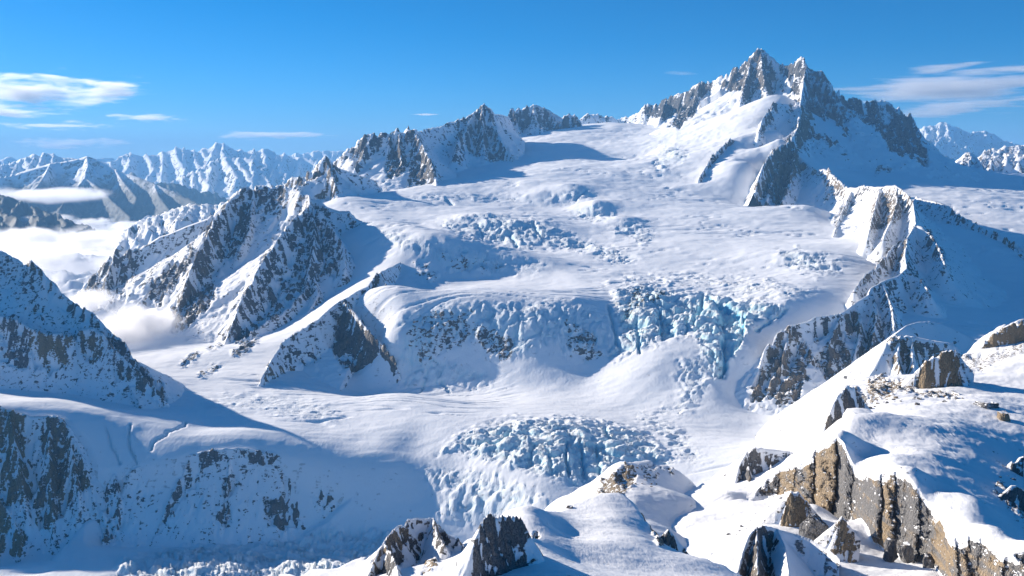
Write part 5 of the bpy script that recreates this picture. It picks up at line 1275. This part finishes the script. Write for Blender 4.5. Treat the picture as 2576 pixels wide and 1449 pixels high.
def crag_mesh(name, size, seed, sub=5, square=.36, cuts=12, groove=.10, rough=.06, rock=.66, tint=.4, lean=(0, 0), mat='crag', parent=None, loc=(0, 0, 0), taper=.10, smooth=False):
    """an angular block of rock: size = full width, depth, height in metres; loc = centre of its foot."""
    rs = np.random.RandomState(seed)
    v, f = ico(sub)
    p = v.copy()
    e = np.sign(p) * np.abs(p) ** square                   # towards a box
    p = e / np.max(np.abs(e), axis=1, keepdims=True) * .55 + e * .45
    # split faces: shave with random planes
    for k in range(cuts):
        n = rs.randn(3); n[2] *= .45; n /= np.linalg.norm(n)
        d = p @ n
        c = np.quantile(d, rs.uniform(.80, .96))
        o = np.maximum(d - c, 0)
        p = p - o[:, None] * n * .92
    p = p / np.abs(p).max(0)
    w, dp, h = size
    sc = np.array([w / 2, dp / 2, h / 2])
    q = p * sc
    m = min(w, dp)
    # upright cracks and grooves, fading towards the top
    ang = np.c_[q[:, 0] + .25 * q[:, 1], q[:, 1], q[:, 2] * .16]
    gr = noise3(ang, 2.1 / m, seed + 1, 3)
    rdg = 1 - np.abs(noise3(ang, 1.5 / m, seed + 5, 2)) * 2.0
    nrm = q / (np.linalg.norm(q / sc, axis=1, keepdims=True) + 1e-6) / sc
    nrm[:, 2] *= .25
    nrm /= np.linalg.norm(nrm, axis=1, keepdims=True) + 1e-6
    led = noise3(np.c_[q[:, 0] * .5, q[:, 1] * .5, q[:, 2] * 1.7], 2.4 / m, seed + 9, 3)
    q = q + nrm * (m * (groove * gr - groove * .9 * np.clip(rdg - .55, 0, 1) + rough * led))[:, None]
    f1_, f2_, cv_ = worley((q[:, 0] + q[:, 1] * .7) * 3.2 / m, q[:, 2] * 2.4 / m, seed)
    q = q + ((cv_ - .5) * .13 - .07 * sstep(.14, 0, f2_ - f1_))[:, None] * m * nrm * (1 if cuts else 0)
    q = q + (noise3(q, 5.0 / m, seed + 3, 3) * rough * .45 * m)[:, None] * nrm
    t = (q[:, 2] / h + .5)
    q[:, :2] *= (1 - taper * np.clip(t, 0, 1))[:, None]
    q[:, 0] += lean[0] * t * w; q[:, 1] += lean[1] * t * dp
    q[:, 2] += h / 2
    co = q + np.array(loc)
    mask = np.tile(np.array([[rock, 0, tint]], f32), (len(co), 1))
    TRIS[0] += len(f)
    return mesh_np(name, co, f, MAT[mat], mask, parent, smooth)

MAT['crag'] = alpine_material('weathered_rock', 2.2, slope_k=.9, k_noise=.6, bump=1.4, crack=.5, rock_dark=1.5)
MAT['cap'] = MAT['fore']

def snow_at(x, y):
    z = -9e3
    for g in FORE:
        z = max(z, float(g.sample(np.array([x]), np.array([y]), -9e3)[0]))
    return z

def crag_at(px0, px1, py_t, py_b, Y, seed, tint=.4, name='rock_column', parent=None, sub=5, depth=1.0, rock=.66, wide=1.18, **kw):
    a = P((px0 + px1) / 2, py_t, Y); b = P((px0 + px1) / 2, py_b, Y)
    w = (px1 - px0) * Y / FPX * wide
    d = w * depth
    zg = snow_at(a[0], Y - .1 * d)
    z0 = b[2] - .08 * (a[2] - b[2])
    if zg > -400 and zg < b[2]:
        z0 = min(z0, zg - .5)
    h = a[2] - z0
    return crag_mesh(name, (w, d, h), seed, sub, tint=tint, rock=rock, parent=parent, loc=(a[0], a[1] + d * .48, z0), **kw)

def outcrop(name, label, cat, blocks, group=None, sub=5, part='rock_column', **kw):
    b0 = blocks[0]
    t = thing(name, P((b0[0] + b0[1]) / 2, b0[3], b0[4]), label, cat, group)
    for i, b in enumerate(blocks):
        crag_at(*b[:5], seed=b[5], tint=b[6], name=part, parent=t, sub=sub if (b[1] - b[0]) > 44 else sub - 1, **kw)
    return t

outcrop('boulder', 'grey boulder half buried in snow between the tan pillar and the brown pinnacle', 'boulder', [(2029, 2103, 1307, 1378, 250, 43, -.1)], part='rock', taper=.3, square=.75)
outcrop('boulder', 'pair of grey boulders below the middle columns of the cliff', 'boulder', [(2235, 2273, 1362, 1394, 243, 48, .0), (2262, 2303, 1372, 1416, 239, 49, .0)], sub=4, part='rock', taper=.3, square=.75)
outcrop('boulder', 'small grey boulder alone in the snow under the pair of boulders', 'boulder', [(2329, 2363, 1404, 1436, 230, 50, .0)], sub=4, part='rock', taper=.3, square=.75)
outcrop('boulder', 'snow capped grey boulder lying on the upper snow shelf', 'boulder', [(2462, 2536, 1018, 1062, 385, 61, -.2)], part='rock', depth=.6, rock=.5, taper=.35)
outcrop('boulder', 'orange brown boulder beside the snow capped grey boulder', 'boulder', [(2520, 2562, 1043, 1070, 366, 62, 1.0)], sub=4, part='rock', taper=.35)
MINI = len(MOUNTS)
mountain('rock_fang', 'broken grey and ochre crag at the bottom edge, left of the tallest boulder', 'rock', [
    ridge([(905, 1475, 150), (925, 1449, 153), (945, 1400, 158), (965, 1362, 163), (990, 1330, 168), (1005, 1318, 171), (1030, 1304, 174), (1060, 1302, 176), (1085, 1300, 177), (1100, 1312, 177), (1112, 1328, 176), (1128, 1345, 174), (1150, 1352, 173), (1166, 1372, 170), (1185, 1395, 166)], 1.3, 1.8, .7, 6.0, .3, 2.6, jag=1.6, seed=401, rr=.35, crest=.6),
    ridge([(965, 1362, 163), (985, 1390, 156), (1000, 1430, 149), (1005, 1475, 142)], 1.8, 2.0, .9, 4, .3, 2.2, jag=1, seed=402, rr=.35, crest=.6),
    ridge([(1090, 1300, 177), (1100, 1340, 169), (1118, 1370, 164)], 1.8, 1.8, .9, 4, .3, 2.2, jag=1, seed=403, rr=.3, crest=.6),
], 860, 1230, 118, 205, rocks=[
    ([(1005, 1316), (1025, 1303), (1045, 1312), (1030, 1345), (1015, 1375), (1000, 1385), (960, 1400), (935, 1449), (920, 1480), (905, 1480), (940, 1400), (975, 1345)], .66, .45),
    ([(965, 1395), (1000, 1380), (1022, 1395), (1024, 1410), (990, 1430), (970, 1480), (930, 1480), (950, 1430)], .78, .1),
    ([(1082, 1298), (1105, 1310), (1122, 1340), (1130, 1372), (1112, 1380), (1095, 1350), (1085, 1325)], .7, .0),
    ([(1150, 1350), (1168, 1370), (1172, 1382), (1152, 1382)], .66, .0),
    ([(1030, 1340), (1060, 1350), (1075, 1390), (1050, 1410), (1030, 1390)], .42, .2)],
    base_rock=.10, mat='crag', rough=9, floor=-110.0, seed=21, row=1.5, col=1.3, snow_name='snow_cover', ny_max=420)
mountain('rock_outcrop', 'grey and brown knob of rock standing left of the columnar cliff', 'rock', [
    ridge([(1850, 1215, 335), (1862, 1165, 340), (1880, 1134, 344), (1900, 1124, 346), (1925, 1127, 347), (1950, 1129, 347), (1980, 1132, 347), (2005, 1138, 345), (2030, 1150, 340)], .8, 2.4, .9, 8, .3, 4, jag=.8, seed=411, rr=.6, crest=.6),
    ridge([(1884, 1160, 338), (1886, 1200, 333), (1887, 1262, 326)], 2.4, 2.4, 1.2, 8, .3, 3, seed=412, rr=.6, crest=.6),
    ridge([(1940, 1165, 338), (1945, 1200, 334), (1950, 1245, 328)], 2.4, 2.4, 1.2, 8, .3, 3, seed=413, rr=.6, crest=.6),
], 1810, 2070, 295, 385, rocks=[
    ([(1857, 1222), (1866, 1160), (1885, 1128), (1905, 1124), (1900, 1150), (1890, 1200), (1884, 1225)], .74, .0),
    ([(1885, 1200), (1910, 1185), (1945, 1180), (1960, 1170), (1985, 1175), (1985, 1205), (1965, 1230), (1930, 1240), (1892, 1262), (1884, 1240)], .76, .65),
    ([(1905, 1140), (1950, 1150), (1960, 1175), (1915, 1180)], .42, .3)],
    base_rock=.12, mat='crag', rough=9, floor=-190.0, seed=22, row=1.5, col=1.3, snow_name='snow_cover', ny_max=300)
mountain('rock_buttress', 'grey buttress at the bottom edge below the tan pillar', 'rock', [
    ridge([(1852, 1460, 210), (1866, 1400, 216), (1885, 1345, 221), (1905, 1322, 223), (1925, 1322, 225), (1960, 1330, 226), (2000, 1340, 226), (2040, 1356, 224), (2080, 1380, 220), (2120, 1410, 214)], .6, 2.2, .8, 5, .3, 3, jag=.7, seed=421, rr=.5, crest=.5),
    ridge([(1905, 1322, 223), (1905, 1380, 215), (1908, 1470, 203)], 2.4, 2.4, 1.2, 5, .3, 2.4, seed=422, rr=.5, crest=.5),
    ridge([(1955, 1330, 226), (1975, 1375, 218), (1985, 1440, 206)], 1.2, 1.4, .8, 5, .1, 2.4, seed=423, rr=.3, crest=.2),
], 1810, 2160, 178, 250, rocks=[
    ([(1862, 1449), (1870, 1395), (1890, 1378), (1892, 1340), (1908, 1320), (1925, 1325), (1930, 1350), (1960, 1360), (1962, 1375), (1935, 1390), (1945, 1430), (1960, 1480), (1860, 1480)], .76, .2)],
    base_rock=.08, mat='crag', rough=8, floor=-125.0, seed=23, row=1.6, col=1.4, snow_name='snow_cover', ny_max=300)
def crag(name, label, cat, sky, Y, bot, tint, ribs=2, sl=1.1, sr=2.6, seed=0, dens=.74, extra=(), low=1.2, base=.1):
    n = len(sky)
    Ys = Y if hasattr(Y, '__len__') else [Y] * n
    Ym = float(np.mean(Ys))
    wpx = sky[-1][0] - sky[0][0]
    lam = max(.9, .22 * wpx * Ym / FPX)
    rg = [ridge([(a, b, c) for (a, b), c in zip(sky, Ys)], sl, sr, low, lam * 3, .3, lam, jag=1.2, seed=seed, rr=lam * .16, crest=.5, step=max(.4, Ym * .006))]
    for k in range(ribs):
        j = int(round((k + .6) / (ribs + .2) * (n - 1)))
        a, b = sky[j]; c = Ys[j]
        h = max(6, bot - b) * c / FPX
        rg.append(ridge([(a, b + 2, c), (a + 2, b + (bot - b) * .5, c - h * .14), (a - 1, bot + 20, c - h * .36)], 2.6, 2.6, 1.2, lam * 2, .3, lam * .7, jag=.8, seed=seed + 40 + k, rr=lam * .16, crest=.5, step=max(.4, Ym * .006)))
    top = min(b for a, b in sky)
    poly = list(sky) + [(sky[-1][0] + 3, bot + 40), (sky[0][0] - 3, bot + 40)]
    mountain(name, label, cat, rg, sky[0][0] - 40, sky[-1][0] + 60, min(Ys) * .80, max(Ys) * 1.10, rocks=[(poly, dens, tint)] + list(extra), base_rock=base, mat='crag', rough=10, floor=P(sky[n // 2][0], bot, Ym)[2] - .05 * Ym, seed=seed, row=1.6, col=1.2, snow_name='snow_cover', ny_max=260)
crag('rock_pillar', 'tan pitted rock pillar at the lower left foot of the columnar cliff', 'rock', [(1966, 1340), (1972, 1290), (1983, 1245), (1995, 1227), (2012, 1238), (2026, 1252), (2036, 1285), (2044, 1335)], 272, 1338, .95, seed=431)
crag('pinnacle', 'slim rusty brown pinnacle in front of the columnar cliff', 'rock', [(2094, 1425), (2102, 1350), (2110, 1308), (2119, 1297), (2132, 1312), (2143, 1360), (2152, 1425)], 240, 1425, 1.0, ribs=1, seed=441)
crag('tall_boulder', 'tallest dark grey boulder in the bottom middle with a snow cap', 'boulder', [(1180, 1475), (1190, 1390), (1199, 1345), (1212, 1308), (1230, 1293), (1258, 1289), (1288, 1292), (1312, 1303), (1322, 1325), (1318, 1350)], [131, 132, 133, 134, 135, 136, 137, 138, 138, 137], 1475, -.1, ribs=3, seed=451, low=1.6, sl=1.6)
crag('rock_tooth', 'dark pointed rock behind the curled crest of the snow mound', 'rock', [(1652, 1388), (1668, 1350), (1680, 1329), (1692, 1341), (1714, 1394)], 184, 1388, .1, ribs=1, seed=461)
crag('rock_tower', 'dark rock tower on the skyline of the sunlit slope, beneath a snow cap', 'rock', [(2060, 1140), (2074, 1092), (2084, 1050), (2097, 1014), (2114, 985), (2133, 969), (2150, 973), (2164, 990), (2176, 1020)], [346, 348, 350, 354, 357, 360, 361, 361, 360], 1110, .1, ribs=4, seed=471,
     extra=[([(2095, 1078), (2127, 1088), (2186, 1096), (2180, 1126), (2130, 1125), (2095, 1120)], .76, .9)])
crag('brown_tower', 'golden brown rock tower rising from the snowy ridge below the shaded bowl', 'rock', [(2300, 990), (2316, 940), (2330, 905), (2348, 893), (2369, 881), (2390, 875), (2404, 874), (2414, 900), (2420, 955)], 468, 985, 1.0, ribs=3, seed=481)
crag('brown_crag', 'reddish brown crag at the right edge under a snow cap', 'rock', [(2466, 897), (2480, 852), (2500, 838), (2520, 824), (2545, 811), (2576, 802), (2620, 800), (2660, 830)], 660, 893, .9, ribs=3, seed=491, dens=.62)
crag('grey_block', 'grey block standing between the dark tower and the golden brown tower', 'rock', [(2168, 1008), (2180, 966), (2195, 948), (2210, 950), (2223, 975), (2230, 1003)], 505, 1003, .3, ribs=1, seed=501)
crag('dark_outcrop', 'dark outcrop at the right edge beside the drifted snow shelf', 'rock', [(2500, 1300), (2518, 1240), (2545, 1218), (2576, 1222), (2620, 1240), (2650, 1300)], 262, 1305, .0, ribs=2, seed=511)
crag('dark_outcrop', 'small dark outcrop at the right edge, higher up the snow shelf', 'rock', [(2528, 1205), (2548, 1156), (2576, 1144), (2615, 1150), (2640, 1200)], 298, 1200, .0, ribs=1, seed=521)
for m_ in MOUNTS[MINI:]:
    build_mountain(m_)
outcrop('rock', 'small dark rock on the crest between the snow mound and the snow peak', 'rock', [(1420, 1444, 1277, 1298, 193, 86, .1)], sub=4, part='stone', taper=.3)

# pillows of snow on the crags
def cap(px, py, Y, w, h, seed, parent_label, depth=.9, name='snow_pillow'):
    a = P(px, py, Y)
    W_ = w * Y / FPX; H_ = h * Y / FPX
    o = crag_mesh(name, (W_, W_ * depth, H_), seed, 5, square=.95, cuts=0, groove=.02, rough=.03, rock=0.0, tint=0, mat='fore', loc=(a[0], a[1], a[2] - H_), taper=.25, smooth=True)
    props(o, parent_label, 'snow pillow')
cap(2166, 1030, 336, 90, 50, 101, 'rounded snow cap on top of the dark rock tower')

# stones strewn over the near snow, each one loose
def strew(n, poly, seed, size, par):
    par = [o_ for o_ in C.objects if o_.name == par][0]
    pl_ = np.array(par.location)
    rs = np.random.RandomState(seed)
    q = np.array(poly, float)
    src = None
    k = 0
    tries = 0
    while k < n and tries < n * 12:
        tries += 1
        x = rs.uniform(q[:, 0].min(), q[:, 0].max()); y = rs.uniform(q[:, 1].min(), q[:, 1].max())
        if poly_sd(np.array([x]), np.array([y]), poly)[0] < 0:
            continue
        Ys = np.exp(np.linspace(math.log(110), math.log(720), 260))
        pts = [P(x, y, Y_) for Y_ in Ys]
        hit = None
        for p_ in pts:
            if snow_at(p_[0], p_[1]) > p_[2]:
                hit = p_
                break
        if hit is None:
            continue
        d = rs.uniform(*size) * hit[1] / FPX * rs.choice([.6, .8, 1.0, 1.5])
        if src is None or k < 4:
            o = crag_mesh('rock', (d, d * .8, d * .75), seed * 31 + k, 3, rock=.85, tint=rs.choice([-.2, .1, .5]), loc=(0, 0, 0), taper=.2)
            src = o
            base_d = d
        else:
            o = src.copy()
            C.objects.link(o)
            sc_ = d / base_d
            o.scale = (sc_ * rs.uniform(.8, 1.3), sc_ * rs.uniform(.8, 1.2), sc_ * rs.uniform(.6, 1.0))
        o.parent = par
        o.location = (hit[0] - pl_[0], hit[1] - pl_[1], hit[2] - d * .28 - pl_[2])
        o.rotation_euler = (0, 0, rs.uniform(0, 6.28))
        k += 1
strew(40, [(1830, 1345), (1850, 1330), (1960, 1250), (2000, 1225), (2010, 1235), (1960, 1270), (1880, 1335), (1850, 1352)], 1, (4, 9), 'cliff_bench')
strew(60, [(2180, 975), (2260, 960), (2330, 985), (2420, 985), (2460, 960), (2440, 1000), (2330, 1020), (2200, 1030)], 2, (5, 12), 'cliff_bench')
strew(30, [(1040, 1320), (1090, 1330), (1120, 1390), (1090, 1420), (1040, 1410)], 3, (4, 8), 'snow_mound')
strew(30, [(2490, 1130), (2570, 1150), (2570, 1210), (2510, 1200)], 4, (4, 9), 'cliff_bench')
strew(26, [(1590, 1170), (1650, 1170), (1690, 1190), (1650, 1235), (1600, 1230)], 5, (3, 7), 'snow_peak')
strew(30, [(2225, 1160), (2330, 1190), (2345, 1235), (2300, 1200), (2230, 1180)], 6, (3, 7), 'cliff_bench')
strew(30, [(2140, 1000), (2190, 985), (2230, 1020), (2170, 1040)], 7, (4, 9), 'cliff_bench')
# ------------------------------------------------------------------ clouds: bodies of vapour with their own depth
def cloud_material(name, scale, stretch, thr, gain, dens, detail=6.0, seed=0.0, g=0.45, rough=.6, edge=.55, ragged=1.5, rag_scale=1.3):
    m = bpy.data.materials.new(name)
    t = NT(m)
    geo = t.n('ShaderNodeNewGeometry')
    tc = t.n('ShaderNodeTexCoord')
    p = t.n('ShaderNodeVectorMath', {0: t.scale(geo.outputs['Position'], (stretch[0] / scale, stretch[1] / scale, stretch[2] / scale)), 1: (seed, seed * .7, seed * 1.3)}, operation='ADD').outputs[0]
    n = t.noise(p, 1.0, detail, rough, .6)
    wv = t.n('ShaderNodeTexNoise', {'Vector': p, 'Scale': rag_scale, 'Detail': 7.0, 'Roughness': .6}).outputs['Color']
    wv = t.n('ShaderNodeVectorMath', {0: t.n('ShaderNodeVectorMath', {0: wv, 1: (.5, .5, .5)}, operation='SUBTRACT').outputs[0], 1: (ragged, ragged, ragged)}, operation='MULTIPLY').outputs[0]
    r = t.n('ShaderNodeVectorMath', {0: t.n('ShaderNodeVectorMath', {0: tc.outputs['Object'], 1: wv}, operation='ADD').outputs[0]}, operation='LENGTH').outputs['Value']
    r0 = t.n('ShaderNodeVectorMath', {0: tc.outputs['Object']}, operation='LENGTH').outputs['Value']
    r = t.math('MAXIMUM', r, t.math('MULTIPLY_ADD', r0, 4.0, -3.0))
    f = t.step(r, 1.0, edge)
    v = t.math('ADD', t.math('SUBTRACT', n, thr), t.math('MULTIPLY_ADD', f, .42, -.30))
    d = t.math('MULTIPLY', t.math('MULTIPLY', v, gain, clamp=True), dens)
    d = t.math('MULTIPLY', d, f)
    vol = t.n('ShaderNodeVolumePrincipled', {'Color': (.98, .98, 1, 1), 'Density': d, 'Anisotropy': g})
    t.n('ShaderNodeOutputMaterial', {'Volume': vol.outputs[0]})
    return m

def cloud(name, label, px, py, Y, w, h, mat, depth=None, group=None, cat='cloud', tilt=0.0):
    c = P(px, py, Y)
    v, f = ico(3)
    o = mesh_np(name, v.astype(float), f, mat, smooth=True)
    o.location = c
    o.scale = (w * Y / FPX / 2, (depth or w * Y / FPX) / 2, h * Y / FPX / 2)
    o.rotation_euler = (0, -tilt, 0)
    props(o, label, cat, group)
    return o

CI = cloud_material('high_wisp', 1000.0, (.36, .4, 2.4), .45, 5.0, 2.2e-3, 9.0, 2.0, edge=.0, rough=.68)
CW = cloud_material('thin_wisp', 2600.0, (.28, .3, 2.6), .42, 4.0, 1.2e-3, 8.0, 5.0, edge=.0, rough=.66)
CR = cloud_material('drawn_wisp', 1500.0, (.20, .3, 2.6), .44, 4.0, 2.4e-3, 9.0, 9.0, ragged=1.9, rag_scale=1.9, edge=.0, rough=.66)
cloud('wispy_cloud', 'largest bright feathery cloud over the far left range', 40, 234, 38000, 760, 190, CI, 5000)
cloud('wispy_cloud', 'feathery torn tip of the largest bright cloud, pointing right', 260, 226, 39500, 460, 110, CI, 4000)
cloud('wispy_cloud', 'thin veil trailing under the largest bright cloud', 190, 256, 41000, 420, 40, CW, 4000)
cloud('wispy_cloud', 'soft flat cloud at the left edge just below the bright feathery cloud', 40, 283, 42000, 520, 60, CI, 5000)
cloud('wispy_cloud', 'long thin cloud streak at the left edge above the hazy peak', 110, 317, 56000, 640, 40, CI, 6000)
cloud('wispy_cloud', 'short double cloud streak above the long snow range', 365, 297, 56000, 360, 46, CI, 6000)
cloud('wispy_cloud', 'flat cloud streak lying right of the tallest pointed far summit', 680, 340, 62000, 520, 40, CI, 6000)
cloud('wispy_cloud', 'low ragged cloud touching the hazy left horizon', 170, 360, 66000, 560, 48, CI, 6000)
cloud('wispy_cloud', 'broad veil of slanting cirrus right of the jagged ridge, upper band', 2440, 205, 36000, 980, 120, CR, 7000, tilt=.10)
cloud('wispy_cloud', 'pale cirrus streak starting beside the jagged ridge under the upper band', 2330, 234, 39000, 760, 70, CR, 6000, tilt=.05)
cloud('wispy_cloud', 'lower band of thin cirrus above the bright massif', 2470, 266, 42000, 900, 84, CR, 6000, tilt=.05)
cloud('wispy_cloud', 'small high cirrus feather above the upper right band', 2370, 172, 34000, 420, 44, CR, 4000, tilt=.12)
cloud('wispy_cloud', 'small faint cloud wisp left of the highest summit', 1712, 186, 38000, 190, 34, CW, 3000, tilt=-.06)
cloud('wispy_cloud', 'tiny faint streak above the twin aiguilles', 1070, 289, 60000, 130, 10, CI, 4000)

# sea of cloud in the left valley
def cloud_sea():
    g = Grid(-.74, -.24, np.exp(np.linspace(math.log(3600), math.log(11500), 230)), 300)
    X, Y = g.X, g.Y
    n = np.abs(perlin(X / 900, Y / 700, 610)) * 1.1 + np.abs(perlin(X / 380, Y / 300, 611)) * .55 + np.abs(perlin(X / 170, Y / 140, 612)) * .3 + .12 * fbm(X / 70, Y / 60, 3, 613)
    far = sstep(8600, 11000, Y)
    g.Z = (-795 + 150 * n - 60 * far + 40 * perlin(X / 2400, Y / 1900, 614)).astype(f32)
    m = bpy.data.materials.new('cloud_top')
    t = NT(m)
    d = t.n('ShaderNodeBsdfDiffuse', {'Color': (.95, .95, .96, 1)})
    l = t.n('ShaderNodeBsdfTranslucent', {'Color': (.95, .95, .96, 1)})
    mx = t.n('ShaderNodeMixShader', {0: .12, 1: d.outputs[0], 2: l.outputs[0]})
    t.n('ShaderNodeOutputMaterial', {'Surface': mx.outputs[0]})
    par = thing('cloud_bank', (-3800, 6500, -900), 'thick white cloud bank filling the valley left of the broad dark peak', 'cloud')
    ids = np.zeros((g.X.shape[0] - 1, g.X.shape[1] - 1), int)
    emit_grid(g, np.zeros(X.shape + (3,), f32), ids, ids == 0, 'cloud_top', m, par)
    vm = cloud_material('cloud_fringe', 420.0, (1, 1, 1.6), .42, 4.0, 5e-3, 6.0, 3.0, edge=.5)
    v, f = ico(3)
    o = mesh_np('cloud_fringe', v.astype(float), f, vm)
    o.parent = par
    o.location = (0, 0, 165); o.scale = (3200, 3800, 190)
    pm = cloud_material('cloud_puff', 300.0, (1, 1, 1.3), .36, 4.0, 1.2e-2, 7.0, 6.0, edge=.2, ragged=1.3)
    for (x_, y_, Y_, w_, h_) in ((-20, 562, 8300, 170, 46), (70, 556, 8600, 150, 44), (160, 552, 8900, 150, 40), (240, 560, 8700, 140, 40), (320, 566, 8500, 130, 34), (395, 574, 8300, 110, 26), (60, 590, 7000, 240, 50), (230, 600, 6600, 240, 46), (120, 640, 5600, 260, 60)):
        c_ = P(x_, y_, Y_)
        o = mesh_np('cloud_puff', v.astype(float), f, pm)
        o.parent = par
        o.location = (c_[0] + 3800, c_[1] - 6500, c_[2] + 900); o.scale = (w_ * Y_ / FPX / 2, w_ * Y_ / FPX / 2, h_ * Y_ / FPX / 2)
cloud_sea()
FOG = cloud_material('valley_mist', 170.0, (1, 1, 1.2), .36, 4.0, 2.6e-2, 7.0, 1.0, edge=.2)
FOG2 = cloud_material('slope_mist', 700.0, (.7, .7, 1.5), .38, 4.0, 5e-3, 6.0, 4.0, edge=.3)
cloud('mist_bank', 'mist welling up between the shaded ridge and the foot of the broad dark peak', 320, 845, 2750, 360, 210, FOG, 560, cat='mist')
cloud('mist_bank', 'thin mist drifting at the lower left corner of the broad dark peak', 215, 755, 3250, 190, 90, FOG, 500, cat='mist')
cloud('mist_bank', 'long band of cloud clinging to the slope of the broad snow pyramid', 130, 488, 9800, 420, 56, FOG2, 1500, cat='cloud')
# ------------------------------------------------------------------ air
def haze_box():
    m = bpy.data.materials.new('haze_air')
    t = NT(m)
    v = t.n('ShaderNodeVolumePrincipled', {'Color': (0.26, 0.59, 1.0, 1), 'Density': HAZE, 'Anisotropy': 0.0})
    t.n('ShaderNodeOutputMaterial', {'Volume': v.outputs[0]})
    x0, x1, y0, y1, z0, z1 = -60000, 60000, -3000, 52000, -1900, 1050
    co = [(x, y, z) for x in (x0, x1) for y in (y0, y1) for z in (z0, z1)]
    q = [(0, 1, 3, 2), (4, 6, 7, 5), (0, 4, 5, 1), (2, 3, 7, 6), (0, 2, 6, 4), (1, 5, 7, 3)]
    o = mesh_np('haze', np.array(co, float), np.array(q), m, smooth=False)
    props(o, 'thin blue air between the viewer and the far ranges', None, None, 'stuff')
HAZE = 3.1e-5
haze_box()
